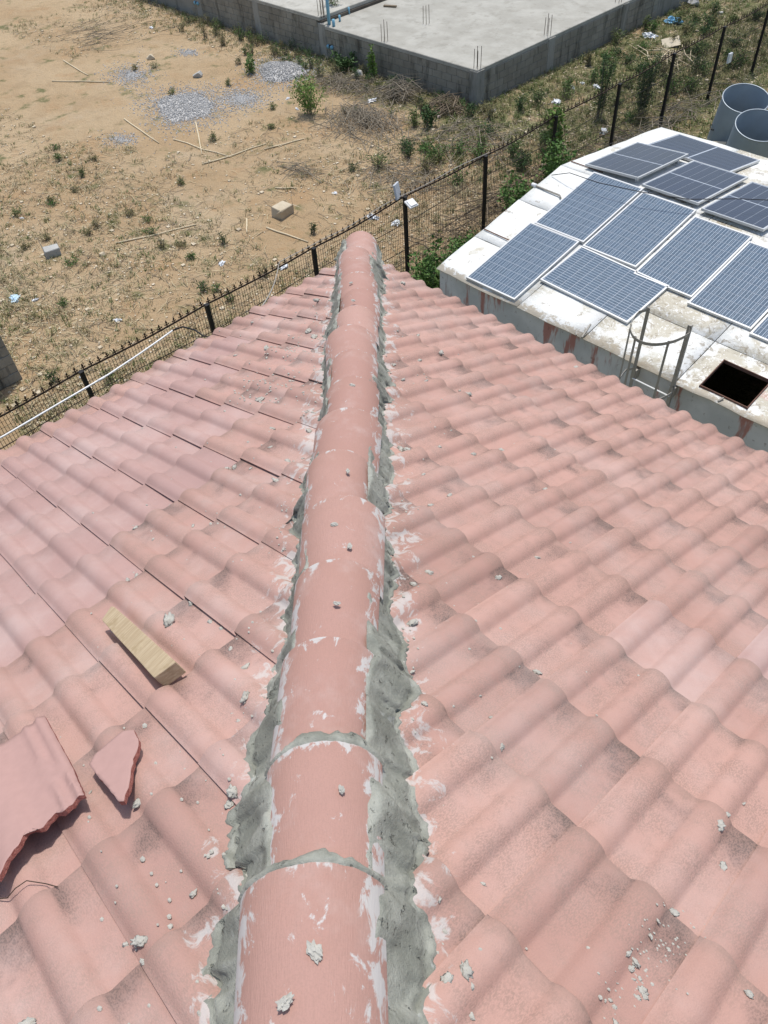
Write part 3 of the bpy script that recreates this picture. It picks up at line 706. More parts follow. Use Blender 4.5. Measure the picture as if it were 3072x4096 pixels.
for i in range(len(fposts)-1):
    y0, y1 = fposts[i], fposts[i+1]
    pts = [(fxo(y), y, ftz(y) - .035*math.sin(math.pi*(y-y0)/BAY)) for y in np.linspace(y0, y1, 9)]
    r = MB()
    for a, b in zip(pts, pts[1:]):
        a, b = Vector(a), Vector(b); d = b-a
        r.box((a+b)/2, (.018, d.length*1.01, .026), Matrix.Rotation(math.atan2(d.z, d.y), 3, 'X'))
    rail = r.build('top_rail', M_RUSTK, fence)
    ns_ = 17
    for k in range(ns_):
        y = y0 + (k+.5)*BAY/ns_; s = rg.uniform(.92, 1.08)
        mo('spike', spike_me, rail, Matrix.Translation((fxo(y), y, ftz(y)-.035*math.sin(math.pi*(y-y0)/BAY)+.012)) @ Matrix.Rotation(rg.uniform(-.07, .07), 4, 'X') @ Matrix.Rotation(rg.uniform(-.1, .1), 4, 'Y') @ Matrix.Scale(s*.90, 4))
    w = MB(); nw_ = 46
    for k in range(nw_):
        y = y0 + (k+.5)*BAY/nw_; j = rg.uniform(-.004, .004)
        w.tube([(fxo(y)+.012, y+j, gz(FX, y)-.02), (fxo(y)+.012+rg.uniform(-.01, .01), y, GZ+.9), (fxo(y)+.012, y-j, ftz(y)-.02-.035*math.sin(math.pi*(y-y0)/BAY))], .0046, 3, False)
    for z in np.linspace(.10, 1.70, 17):
        w.tube([(fxo(y)+.016, y, GZ+z+.012*noise.noise(Vector((y, z*5, 1)))) for y in np.linspace(y0, y1, 5)], .0030, 3, False)
    wq = w.build('wire_mesh', M_WIRE, fence); wq['kind'] = 'stuff'
    for z in (.72, 1.32):
        MB().tube([(fxo(y)+.03, y, GZ+z+.035*math.sin(y*1.3+z)) for y in np.linspace(y0, y1, 7)], .0065, 4, False).build('tension_wire', M_WIRE, fence)
# solar floodlight on a post
fl = thing('solar_floodlight', 'grey two part solar floodlight clamped to a fence post top', 'floodlight', (-6.72, 7.0, -4.75))
py = min(fposts, key=lambda y: abs(y-7.2))
bx_ = MB().box((0, 0, 0), (.045, .24, .30), bev=.01); me_ = me_from('solar_panel_box', bx_.v, bx_.f, M_LIGHT)
mo('panel_box', me_, fl, Matrix.Translation((FX-.03, py-.14, FZT+.20)) @ Matrix.Rotation(R(-14), 4, 'Y') @ Matrix.Rotation(R(25), 4, 'Z'))
MB().box((0, 0, 0), (.030, .19, .24)).build('panel_face', M_LIGHT, fl).matrix_basis = Matrix.Translation((FX-.045, py-.14, FZT+.20)) @ Matrix.Rotation(R(-14), 4, 'Y') @ Matrix.Rotation(R(25), 4, 'Z')
bx_ = MB().box((0, 0, 0), (.20, .26, .04), bev=.01).box((0, 0, .03), (.15, .20, .02), bev=.005); me_ = me_from('lamp_head', bx_.v, bx_.f, M_PVC)
mo('lamp_head', me_, fl, Matrix.Translation((FX+.19, py+.03, FZT-.06)) @ Matrix.Rotation(R(28), 4, 'Y') @ Matrix.Rotation(R(-8), 4, 'X'))
MB().tube([(FX+.06, py, FZT-.03), (FX+.14, py+.02, FZT-.04), (FX+.19, py+.03, FZT-.07)], .012, 6).tube([(FX+.06, py, FZT), (FX, py-.08, FZT+.06), (FX-.03, py-.14, FZT+.12)], .012, 6).build('bracket', M_BLACK, fl)
jb = MB().box((FX+.06, 20.35, -5.62), (.07, .17, .26), bev=.012)
tag(jb.build('junction_box', M_PVC), 'white junction box fixed low on the mesh fence past the steel rings', 'junction box')
gc = MB(); ga = Vector((.03, -1.02, -.075)); gb = Vector((FX+.01, 4.0, FZT+.06))
pts = [ga.lerp(gb, q) - Vector((0, 0, .12*math.sin(math.pi*q))) for q in np.linspace(0, 1, 18)]
pts += [Vector((FX+.015, y, ftz(y)+.055+.02*math.sin(y*3))) for y in np.linspace(4.6, 9.9, 14)]
gc.tube(pts, .0075, 5); tag(gc.build('grey_cable', M_GCABLE, None, True), 'grey cable sagging from the eave to the fence top', 'cable')

# ------------------------------------------------------------------ unfinished foundation
found = thing('concrete_foundation', 'unfinished concrete block foundation with slab and starter bars beyond the fence', 'foundation', (-19, 22, GZ))
SZ = -5.5; FXR = -11.88; FYN = 15.16; XS = -18.75
MB().box((-15.32, 23.6, SZ-.06), (6.86, 16.9, .12), bev=.015).build('slab', M_SLAB, found)
MB().box((-24.6, 23.6, SZ+.15), (11.6, 16.9, .12), bev=.015).build('slab', M_SLAB, found)
MB().box((XS-.10, 23.6, SZ+.03), (.21, 16.8, .115)).build('step_wall', M_DARKC, found)
_w = MB().box((-15.265, 23.57, -6.1), (6.752, 16.8, 1.0)).box((-24.62, 23.57, -6.0), (11.4, 16.8, 1.1)); fwall = _w.build('wall', M_JOINT, found)
bl = MB().box((0, 0, 0), (.392, .16, .192), bev=.007); blk_me = me_from('block', bl.v, bl.f, M_BLOCK)
rg = random.Random(12)
def blocks(p0, dirv, nrm, length, top, rows, skip=()):
    ang = math.atan2(dirv.y, dirv.x); nb = 0
    for r_ in range(rows):
        s = (.2 if r_ % 2 else .0)+.2
        while s < length:
            if not any(a < s < b for a, b in skip):
                c = p0 + dirv*s + nrm*(-.075 + rg.uniform(-.003, .004)) + Vector((0, 0, top-.1-.2*r_))
                mo('block', blk_me, fwall, Matrix.Translation(c) @ Matrix.Rotation(ang + rg.uniform(-.004, .004), 4, 'Z') @ Matrix.Rotation(rg.uniform(-.01, .01), 4, 'X')); nb += 1
            s += .4
    return nb
pil_y = [15.30, 18.62, 22.55, 26.5]; pil_x = [-12.02, -18.72, -22.3, -26.0]
blocks(Vector((FXR, FYN, 0)), Vector((0, 1, 0)), Vector((1, 0, 0)), 9.4, SZ-.12, 5)
blocks(Vector((FXR, FYN, 0)), Vector((-1, 0, 0)), Vector((0, -1, 0)), 6.7, SZ-.12, 5)
blocks(Vector((-18.95, FYN, 0)), Vector((-1, 0, 0)), Vector((0, -1, 0)), 7.6, SZ+.09, 6)
for y in pil_y: MB().box((FXR-.135, y, -6.08), (.30, .34, 1.08), bev=.012).build('pilaster', M_RENDER, found)
for i, x in enumerate(pil_x[1:]): MB().box((x, FYN+.135, -6.0 if i == 0 else -5.98), (.34, .30, 1.06 if i == 0 else 1.2), bev=.012).build('pilaster', M_RENDER, found)
for (x, y, z, h, n) in [(-12.02, 15.30, SZ, .56, 4), (-15.85, 15.30, SZ, .55, 4), (-15.9, 17.24, SZ, .52, 3), (-12.06, 18.6, SZ, .56, 4), (-12.1, 22.4, SZ, .56, 3), (-18.86, 15.32, SZ+.21, 1.0, 6), (-19.3, 19.4, SZ+.2, .7, 4)]:
    for k in range(n):
        dx, dy = ((-.07, -.07), (.07, -.07), (.07, .07), (-.07, .07), (0, .1), (.1, 0))[k]
        hh = h*rg.uniform(.82, 1.05)
        MB().tube([(x+dx, y+dy, z-.05), (x+dx+rg.uniform(-.01, .01), y+dy+rg.uniform(-.01, .01), z+hh)], .0085, 5).build('starter_bar', M_REBAR, found)
for (x, y, r_, h) in [(-18.52, 15.34, .055, 1.35), (-18.25, 15.30, .05, .20), (-18.45, 15.75, .036, .18), (-18.75, 16.45, .03, .20)]:
    MB().tube([(x, y, SZ-.02), (x, y, SZ+h)], r_, 12).build('blue_pipe', M_BPVC, found, True)
for x, z in ((-18.34, -6.08), (-26.1, -6.0)):
    for dx in (-.09, .09): MB().tube([(x+dx, FYN+.02, z), (x+dx, FYN-.07, z-.01)], .06, 12).build('drain_pipe', M_BPVC, found, True)
    MB().tube([(x-.09, FYN-.02, z), (x+.09, FYN-.02, z)], .045, 8).build('drain_joint', M_BLACK, found, True)
tag(MB().box((-18.1, 17.76, SZ+.03), (.46, .10, .05), Matrix.Rotation(R(24), 3, 'Z'), .006).build('dark_plank', M_TWIGD), 'short dark plank lying on the bare concrete slab', 'plank')

# wall of the next plot
nb_ = thing('block_wall', 'stained concrete block wall end past the fence below the left-hand eave', 'wall', (-10.5, -2.4, GZ))
nwall = MB().box((-10.50, -2.42, -5.45), (.36, 4.2, 2.2)).build('wall', M_JOINT, nb_)
rg = random.Random(21)
for r_ in range(11):
    s = .2 + (.2 if r_ % 2 else 0)
    while s < 4.0:
        mo('block', blk_me, nwall, Matrix.Translation((-10.375+rg.uniform(-.004, .004), -.32-s, -6.5+.1+.2*r_)) @ Matrix.Rotation(R(90)+rg.uniform(-.01, .01), 4, 'Z')); s += .4
for r_ in range(11): mo('block', blk_me, nwall, Matrix.Translation((-10.50+rg.uniform(-.004, .004), -.40, -6.5+.1+.2*r_)))

# ------------------------------------------------------------------ painted steel tank building with solar panels
tank = thing('steel_tank', 'long steel tank with a low gabled roof of peeling white paint', 'tank', (0, 8.3, GZ))
TX0, TX1, TY0, TYR, TY1 = -4.06, 5.2, 5.07, 8.35, 11.70
NZ0, NM, FM = -4.10, .162, .125
def troof(x, y): return NZ0 + NM*(y-TY0) if y < TYR else NZ0 + NM*(TYR-TY0) - FM*(y-TYR)
hw_ = [(TX0+.05, TY0+.05), (TX1, TY0+.05), (TX1, TY1-.05), (TX0+.05, TY1-.05)]
def wallseg(a, b, name):
    v = []; n = 24
    for i in range(n+1):
        q = i/n; x = a[0]+(b[0]-a[0])*q; y = a[1]+(b[1]-a[1])*q; zt_ = troof(x, y)-.012
        v += [(x, y, GZ-.05), (x, y, zt_)]
    MB().add(v, [(2*i, 2*i+2, 2*i+3, 2*i+1) for i in range(n)]).build(name, M_TANKWALL, tank)
for k in range(4): wallseg(hw_[k], hw_[(k+1) % 4], 'wall')
rg = random.Random(31)
def plate(x0, x1, y0, y1, mat, hole=None):
    v = []; f = []; d = rg.uniform(0, .006)
    gx = sorted(set([x0, x1] + list(np.linspace(x0, x1, max(2, int((x1-x0)/.25)+1))) + (list(hole[:2]) if hole else [])))
    gy = sorted(set([y0, y1] + list(np.linspace(y0, y1, max(2, int((y1-y0)/.25)+1))) + (list(hole[2:]) if hole else [])))
    key = (x0+y0)*3.3
    for top in (1, 0):
        for y in gy:
            for x in gx:
                edge = min(x-x0, x1-x, y-y0, y1-y) < 1e-6
                z = troof(x, y) + d + .016*noise.noise(Vector((x*1.3, y*1.3, 4))) + .004*noise.noise(Vector((x*5, y*5, key)))
                if edge: z += .007*noise.noise(Vector((x*4, y*4, key+3)))
                v.append((x + (.02*noise.noise(Vector((y*3, key, 0))) if x == TX0 else 0), y + (.025*noise.noise(Vector((x*2.5, key, 0))) if y in (TY0, TY1) else 0), z-(0 if top else .008)))
    a, b = len(gx), len(gy)
    def hol(i, j): return hole and hole[0]-1e-6 <= gx[i] < hole[1]-1e-6 and hole[2]-1e-6 <= gy[j] < hole[3]-1e-6
    for j in range(b-1):
        for i in range(a-1):
            if hol(i, j): continue
            q = (j*a+i, j*a+i+1, (j+1)*a+i+1, (j+1)*a+i); f.append(q); f.append(tuple(k+a*b for k in q[::-1]))
    for i in range(a-1): f += [(i, i+a*b, i+1+a*b, i+1), ((b-1)*a+i, (b-1)*a+i+1, (b-1)*a+i+1+a*b, (b-1)*a+i+a*b)]
    for j in range(b-1): f += [(j*a, (j+1)*a, (j+1)*a+a*b, j*a+a*b), (j*a+a-1, j*a+a-1+a*b, (j+1)*a+a-1+a*b, (j+1)*a+a-1)]
    o = mo('roof_plate', me_from('roof_plate', v, f, mat, True), tank)
    return o
gp_ = .006
HOLE = (.69, 1.37, 5.20, 5.77)
colsA = [TX0, -2.35, -1.12, .39, 1.95, 3.5, TX1]
for (ya, yb) in ((TY0, 6.04), (6.04, 7.2), (7.2, TYR), (TYR, 9.9), (9.9, TY1)):
    for i, (xa, xb) in enumerate(zip(colsA, colsA[1:])):
        mt = M_TANKW if (xb < -.9 or (xb < .5 and ya < 6 and i < 2)) else M_TANKO
        if ya >= TYR: mt = M_TANKW if i < 1 else M_TANKO
        plate(xa+gp_*(i > 0), xb-gp_*(xb < TX1), ya+gp_*(ya > TY0), yb-gp_*(yb < TY1), mt, HOLE if (i == 3 and ya == TY0) else None)
x0, x1, y0, y1 = HOLE
hf = MB()
for a, b in (((x0, y0), (x1, y0)), ((x1, y0), (x1, y1)), ((x1, y1), (x0, y1)), ((x0, y1), (x0, y0))):
    A_, B_ = Vector((a[0], a[1], troof(*a)+.01)), Vector((b[0], b[1], troof(*b)+.01)); d = B_-A_
    M3 = d.to_track_quat('X', 'Z').to_matrix(); hf.box((A_+B_)/2, (d.length+.02, .012, .05), M3)
hf.build('hatch_frame', M_RUSTED, tank)
# dark sheet under the hatch, added to keep the inside looking unlit
MB().box((1.03, 5.48, -6.44), (1.6, .6, .02)).build('hatch_dark_sheet', M_DARKC, tank)
for a, b in (((-1.2, 5.36), (-1.13, 5.06)), ((1.02, 5.10), (1.05, 5.17)), ((-1.28, 5.12), (-1.22, 5.05))):
    MB().tube([(a[0], a[1], troof(*a)+.02), (b[0], b[1], troof(*b)+.035)], .014, 6).build('steel_stub', M_LADDER, tank)
MB().tube([(TX0-.03, 7.62, troof(TX0, 7.62)+.03), (TX0+.55, 7.60, troof(TX0, 7.6)+.035), (-3.45, 7.55, troof(0, 7.55)+.03)], .016, 8).build('roof_pipe', M_LADDER, tank, True)
MB().tube([(TX0-.06, 7.62, troof(TX0, 7.62)+.03), (TX0+.03, 7.62, troof(TX0, 7.62)+.03)], .035, 10).build('pipe_socket', M_PVC, tank, True)
for y_, x_ in ((6.25, -3.42), (8.62, -3.35)):
    MB().tube([(TX0+.02, y_, troof(0, y_)+.02), (x_, y_-.02, troof(0, y_)+.025)], .010, 6).build('seam_weld', M_RUSTED, tank)
# ladder with a hoop
lz = troof(0, TY0); zt_ = lz+.98
lad = thing('steel_ladder', 'grey steel ladder with a safety hoop rising past the tank roof edge', 'ladder', (.1, 5.0, GZ))
for x in (-.19, .405):
    MB().box((x, 5.0, (GZ+zt_)/2), (.048, .010, zt_-GZ)).box((x+(.019 if x > 0 else -.019), 5.022, (GZ+zt_)/2), (.010, .044, zt_-GZ)).build('stile', M_LADDER, lad)
for k in range(7): MB().tube([(-.19, 5.0, GZ+.3+k*.32), (.405, 5.0, GZ+.3+k*.32)], .011, 6).build('rung', M_PVC if k == 6 else M_LADDER, lad)
hp = [(.1075 + .40*math.cos(a)*-1 if False else .1075 - .37*math.cos(a), 4.98-.62*math.sin(a), zt_-.04) for a in np.linspace(0, math.pi, 22)]
hp = [(-.19, 5.0, zt_-.03)] + hp[1:-1] + [(.405, 5.0, zt_-.03)]
hb = MB(); v = []
for p in hp: v += [(p[0], p[1], p[2]-.022), (p[0], p[1], p[2]+.022), (p[0]*.985+.0016, p[1]+.006, p[2]+.022), (p[0]*.985+.0016, p[1]+.006, p[2]-.022)]
f = []
for i in range(len(hp)-1):
    for k in range(4): f.append((4*i+k, 4*i+(k+1) % 4, 4*i+4+(k+1) % 4, 4*i+4+k))
hb.add(v, f).build('hoop', M_LADDER, lad)
hp2 = [(p[0], p[1], p[2]-.95) for p in hp]
hb = MB(); v = []
for p in hp2: v += [(p[0], p[1], p[2]-.02), (p[0], p[1], p[2]+.02), (p[0]*.985+.0016, p[1]+.006, p[2]+.02), (p[0]*.985+.0016, p[1]+.006, p[2]-.02)]
hb.add(v, f).build('hoop', M_LADDER, lad)
for i in (5, 9, 16): 
    p = hp[i]; MB().box((p[0], p[1]+.012, p[2]-.46), (.03, .008, .98), Matrix.Rotation(math.atan2(p[1]-5, p[0]-.1)+R(90), 3, 'Z')).build('cage_bar', M_LADDER, lad)
for x in (-.19, .405): MB().box((x, 5.075, lz-.12), (.07, .14, .16)).build('wall_bracket', M_LADDER, lad)

# solar panels
def rect_frame(L, Wd):
    m = MB(); t_ = .026; h = .038
    m.box((0, Wd/2-t_/2, -h/2), (L, t_, h)).box((0, -Wd/2+t_/2, -h/2), (L, t_, h)).box((L/2-t_/2, 0, -h/2), (t_, Wd-2*t_-.0005, h)).box((-L/2+t_/2, 0, -h/2), (t_, Wd-2*t_-.0005, h))
    return me_from('frame', m.v, m.f, M_ALU)
def sheet(w, h, mat, name): return me_from(name, [(-w/2, -h/2, 0), (w/2, -h/2, 0), (w/2, h/2, 0), (-w/2, h/2, 0)], [(0, 1, 2, 3)], mat)
poly_f = rect_frame(.99, 1.65); poly_b = sheet(.94, 1.60, M_BACK, 'backsheet'); cell_me = sheet(.1505, .1505, M_POLY, 'cell')
mono_f = rect_frame(1.05, 1.755); mono_b = sheet(1.0, 1.706, M_BACK, 'backsheet')
ms = MB()
for k in range(10):
    y = (k-4.5)*.0815
    ms.add([(-.0785, y-.0402, 0), (.0785, y-.0402, 0), (.0785, y+.0402, 0), (-.0785, y+.0402, 0)], [(0, 1, 2, 3)])
string_me = me_from('cell_string', ms.v, ms.f, M_MONO)
def solar(kind, cx, cy, rot, label, tilt=0.0, lift=.055, dx=0.0):
    nm = NM if cy < TYR else -FM
    ang = math.atan(nm)
    M = Matrix.Translation((cx, cy, troof(cx, cy)+lift)) @ Matrix.Rotation(ang, 4, 'X') @ Matrix.Rotation(dx, 4, 'Y') @ Matrix.Rotation(R(tilt), 4, 'Z') @ Matrix.Rotation(R(rot), 4, 'Z')
    th = bpy.data.objects.new('solar_module', None); put(th, None, M); tag(th, label, 'solar panel', 'solar panels on the tank roof')
    def sub(name, me, T, par=None): return mo(name, me, par or th, M @ T)
    I = Matrix.Identity(4)
    if kind == 'poly':
        sub('frame', poly_f, I); bs = sub('backsheet', poly_b, Matrix.Translation((0, 0, -.007)))
        for r_ in range(10):
            for c in range(6): sub('cell', cell_me, Matrix.Translation(((c-2.5)*.1555, (r_-4.5)*.1585, -.0045)), bs)
    else:
        sub('frame', mono_f, I); bs = sub('backsheet', mono_b, Matrix.Translation((0, 0, -.007)))
        for c in range(6):
            for s in (-1, 1): sub('cell_string', string_me, Matrix.Translation(((c-2.5)*.164, s*.4235, -.0045)), bs)
    for sx in (-1, 1):
        for sy in (-1, 1):
            m = MB().box((0, 0, 0), (.05, .05, lift-.02)); mo('foot', me_from('foot', m.v, m.f, M_ALU), th, M @ Matrix.Translation((sx*.42, sy*.7, -.038-(lift-.02)/2+.004)))
solar('poly', -2.955, 5.945, 0, 'blue polycrystalline panel at the tank corner by the bushes', .6)
solar('poly', -2.905, 7.59, 0, 'blue polycrystalline panel behind the corner one, crossed by a cable', .4)
solar('poly', -1.875, 7.52, 0, 'blue polycrystalline panel uphill of the sideways panel', .3)
solar('poly', -.83, 7.385, 0, 'blue polycrystalline panel uphill of the bare roof patch and ladder', .2)
solar('poly', .175, 7.26, 0, 'blue polycrystalline panel uphill of the open hatch', .2)
solar('poly', 1.19, 7.18, 0, 'last blue polycrystalline panel at the far right end of its row', .2)
solar('poly', -1.575, 6.165, 90, 'blue polycrystalline panel laid sideways next to the ladder hoop', -2.5)
solar('mono', -3.17, 9.40, 0, 'black half-cut panel tilted up over the ridge next to the fence', 1.5, .13, R(-3))
solar('mono', -1.985, 9.36, 0, 'middle one of the black half-cut panels past the ridge', .5, .10)
solar('mono', -.80, 9.22, 0, 'black half-cut panel past the ridge on the bare peeling end', .5, .10)
solar('mono', -2.68, 10.85, 90, 'black half-cut panel laid sideways along the tank edge facing the steel rings', -4, .06)
cw_ = MB(); pts = [(-4.0, 8.0, troof(0, 8.0)+.03), (-3.6, 7.95, -3.42), (-3.0, 7.92, -3.40), (-2.2, 8.0, -3.35), (-1.5, 8.22, -3.33), (-.9, 8.65, -3.30), (-.3, 9.1, -3.32), (.6, 9.5, -3.40), (1.6, 9.9, -3.62)]
cw_.tube(pts, .007, 5); tag(cw_.build('panel_cable', M_CABLE, None, True), 'black cable strung across the solar panels on the tank roof', 'cable')

# ------------------------------------------------------------------ steel rings
def ring(c, label, tilt, r_=.575, h=1.40):
    M = Matrix.Translation(c) @ tilt
    th = bpy.data.objects.new('steel_ring', None); put(th, None, M); tag(th, label, 'steel ring', 'open steel rings beside the tank')
    n = 56; v = []; f = []
    for z in (0, h):
        for q in (r_, r_-.012):
            for k in range(n): a = 2*math.pi*k/n; v.append((q*math.cos(a), q*math.sin(a), z))
    for k in range(n):
        k2 = (k+1) % n
        f += [(k, k2, 2*n+k2, 2*n+k), (n+k2, n+k, 3*n+k, 3*n+k2)]
    mo('shell', me_from('shell', v, f, M_RING, True), th, M)
    for z in (0.012, h):
        m = MB(); m.tube([((r_-.003)*math.cos(2*math.pi*k/n), (r_-.003)*math.sin(2*math.pi*k/n), z) for k in range(n+1)], .016, 6, False)
        mo('rim', me_from('rim', m.v, m.f, M_RINGR, True), th, M)
    for a in (R(225), R(45)):
        u_ = Vector((math.cos(a), math.sin(a), 0)); w_ = Vector((-math.sin(a), math.cos(a), 0)); z = Vector((0, 0, .62))
        m = MB(); m.tube([u_*(r_-.01)+z-w_*.10, u_*(r_+.05)+z-w_*.09, u_*(r_+.06)+z, u_*(r_+.05)+z+w_*.09, u_*(r_-.01)+z+w_*.10], .014, 6)
        mo('handle', me_from('handle', m.v, m.f, M_BLACK, True), th, M)
tl = Matrix.Rotation(R(15), 4, Vector((.70, .71, 0)))
ring(Vector((-5.15, 17.62, GZ-.20)), 'blue-grey open steel ring standing next to the fence', tl)
ring(Vector((-4.12, 16.40, GZ-.20)), 'blue-grey open steel ring standing next to the tank', tl)
bd = MB(); bd.box((0, 0, 0), (.62, .50, .02), Matrix.Rotation(R(35), 3, 'X') @ Matrix.Rotation(R(15), 3, 'Z'))
o = bd.build('leaning_board', M_BOARD); o.matrix_basis = Matrix.Translation((-5.05, 16.45, GZ+.14)); tag(o, 'pale board leaning between the two steel rings', 'board')
bd = MB().box((0, 0, 0), (.55, .5, .015), Matrix.Rotation(R(18), 3, 'X') @ Matrix.Rotation(R(40), 3, 'Z'))
o = bd.build('dumped_board', M_BOARD); o.matrix_basis = Matrix.Translation((-10.1, 22.7, GZ+.10)); tag(o, 'thin tan board dumped in the weeds outside the fence', 'board')

# ------------------------------------------------------------------ yard: sticks, rocks, rubbish
STICKS = [((-26.32, 9.32), (-24.25, 9.14)), ((-24.78, 8.05), (-23.02, 9.3)), ((-19.9, 7.92), (-17.46, 7.61)), ((-17.85, 9.18), (-15.87, 8.01)), ((-17.31, 8.03), (-15.1, 8.43)), ((-15.32, 7.62), (-14.94, 9.59)), ((-14.68, 9.33), (-14.3, 10.48)), ((-13.47, 3.74), (-12.66, 5.56)), ((-12.58, 8.03), (-12.1, 8.36)), ((-11.9, 6.56), (-11.35, 6.14)), ((-11.17, 6.61), (-9.85, 6.82))]
for i, (a, b) in enumerate(STICKS):
    rg = random.Random(i+3); n = 5; pts = []
    for k in range(n):
        q = k/(n-1); x = a[0]+(b[0]-a[0])*q; y = a[1]+(b[1]-a[1])*q
        bend = (.10 if i in (3, 4) else .03)*math.sin(q*math.pi)*rg.choice((-1, 1))*.6
        pts.append((x+bend, y-bend*.5, gz(x, y)+.02))
    m = MB().tube(pts, [.021, .021, .020, .018, .016], 7)
    tag(m.build('stripped_stick', M_POLE, None, True), 'pale stripped stick lying on the sandy yard', 'stick', 'pale sticks on the yard')
ROCKS = [((-20.95, 11.44), 45), ((-11.36, 7.3), 80), ((-14.19, 2.44), 64), ((-23.8, 11.42), 40), ((-16.49, 14.69), 44), ((-16.61, 14.55), 30), ((-11.6, 26.53), 60), ((-10.4, 26.29), 30), ((-23.04, 15.51), 40), ((-13.24, 3.24), 30)]
rl = ['grey pointed stone standing between the gravel patches', 'tan square-edged rock lying in the dry grass', 'pale grey block of stone on the dry weedy ground', 'flat pale stone in the line of debris', 'large white rock leaning by the foundation brushwood', 'small cream rock touching the large white rock', 'large pale boulder past the end of the foundation', 'narrow grey rock in the grass near the far boulder', 'brown stone against the stained foundation wall', 'small tan stone chip near the pale block']
for i, ((x, y), w) in enumerate(ROCKS):
    dep = (Vector((x, y, GZ))-cam.location).dot(_f); s = w*dep/3067*.5; rg = random.Random(i)
    bm = bmesh.new()
    for k in range(16):
        d = Vector((rg.gauss(0, 1), rg.gauss(0, 1), rg.gauss(0, 1))).normalized()
        if i in (1, 2): d = Vector(((1, -1)[k & 1]*rg.uniform(.75, 1), (1, -1)[(k >> 1) & 1]*rg.uniform(.7, .95), (1, -1)[(k >> 2) & 1]*rg.uniform(.75, 1)))
        bm.verts.new((d.x*s*1.0, d.y*s*.8, d.z*s*(.95 if i in (0, 4) else .62)))
    bmesh.ops.convex_hull(bm, input=bm.verts[:])
    for q in [q for q in bm.verts if not q.link_faces]: bm.verts.remove(q)
    bmesh.ops.bevel(bm, geom=bm.edges[:], offset=s*.06, segments=1, affect='EDGES')
    me = bpy.data.meshes.new('rock'); bm.to_mesh(me); bm.free(); me.materials.append(M_ROCKT if i in (1, 3, 5, 8, 9) else M_ROCKG)
    tag(mo('rock', me, None, Matrix.Translation((x, y, gz(x, y)+s*.35)) @ Matrix.Rotation(rg.uniform(0, 6), 4, 'Z')), rl[i], 'rock')
TRASH = [((-14.71, 13.57), 30, 'w'), ((-26.67, 13.29), 18, 'w'), ((-16.16, 11.77), 18, 'w'), ((-17.04, 12.13), 16, 'w'), ((-11.14, 8.83), 18, 'w'), ((-11.28, 10.21), 10, 'w'), ((-9.45, 8.58), 40, 'w'), ((-16.54, 2.8), 16, 'w'), ((-13.12, 0.89), 50, 'b'), ((-10.59, 2.05), 30, 'w'), ((-10.69, 4.9), 30, 'w'), ((-9.43, 5.74), 34, 'w'), ((-12.72, 1.2), 26, 'w'), ((-9.41, 0.51), 24, 'w'), ((-11.09, 22.96), 46, 'w'), ((-11.13, 24.56), 58, 'B'), ((-10.18, 16.79), 42, 'w'), ((-10.49, 17.97), 26, 'w'), ((-10.47, 18.44), 20, 'w'), ((-9.95, 18.42), 30, 'w'), ((-12.24, 13.91), 24, 'p'), ((-7.96, 15.96), 50, 'w'), ((-11.25, 15.18), 24, 'g'), ((-8.85, 8.77), 36, 'w')]
tk = {'w': (M_PLW, 'crumpled white plastic litter lying on the ground beyond the fence', 'white litter in the yard'), 'b': (M_PLB, 'crumpled blue and white plastic bag near the block wall', None), 'B': (M_PLBB, 'bright blue plastic bag in the grass past the foundation', None), 'p': (M_PLP, 'crumpled pinkish paper in front of the foundation corner', None), 'g': (M_GCABLE, 'grey crumpled scrap at the foundation corner', None)}
for i, ((x, y), w, k) in enumerate(TRASH):
    dep = (Vector((x, y, GZ))-cam.location).dot(_f); s = w*dep/3067*.5; rg = random.Random(i+70)
    v, f = lump((x, y, gz(x, y)+s*.20), (s, s*rg.uniform(.45, .7), s*rg.uniform(.3, .5)), i*3.1, 3, 1.1, 2.3, Matrix.Rotation(rg.uniform(0, 3), 3, 'Z'))
    mt, lb, gr = tk[k]
    tag(mo('plastic_litter' if k != 'p' else 'paper_litter', me_from('litter', v, f, mt)), lb, 'litter', gr)

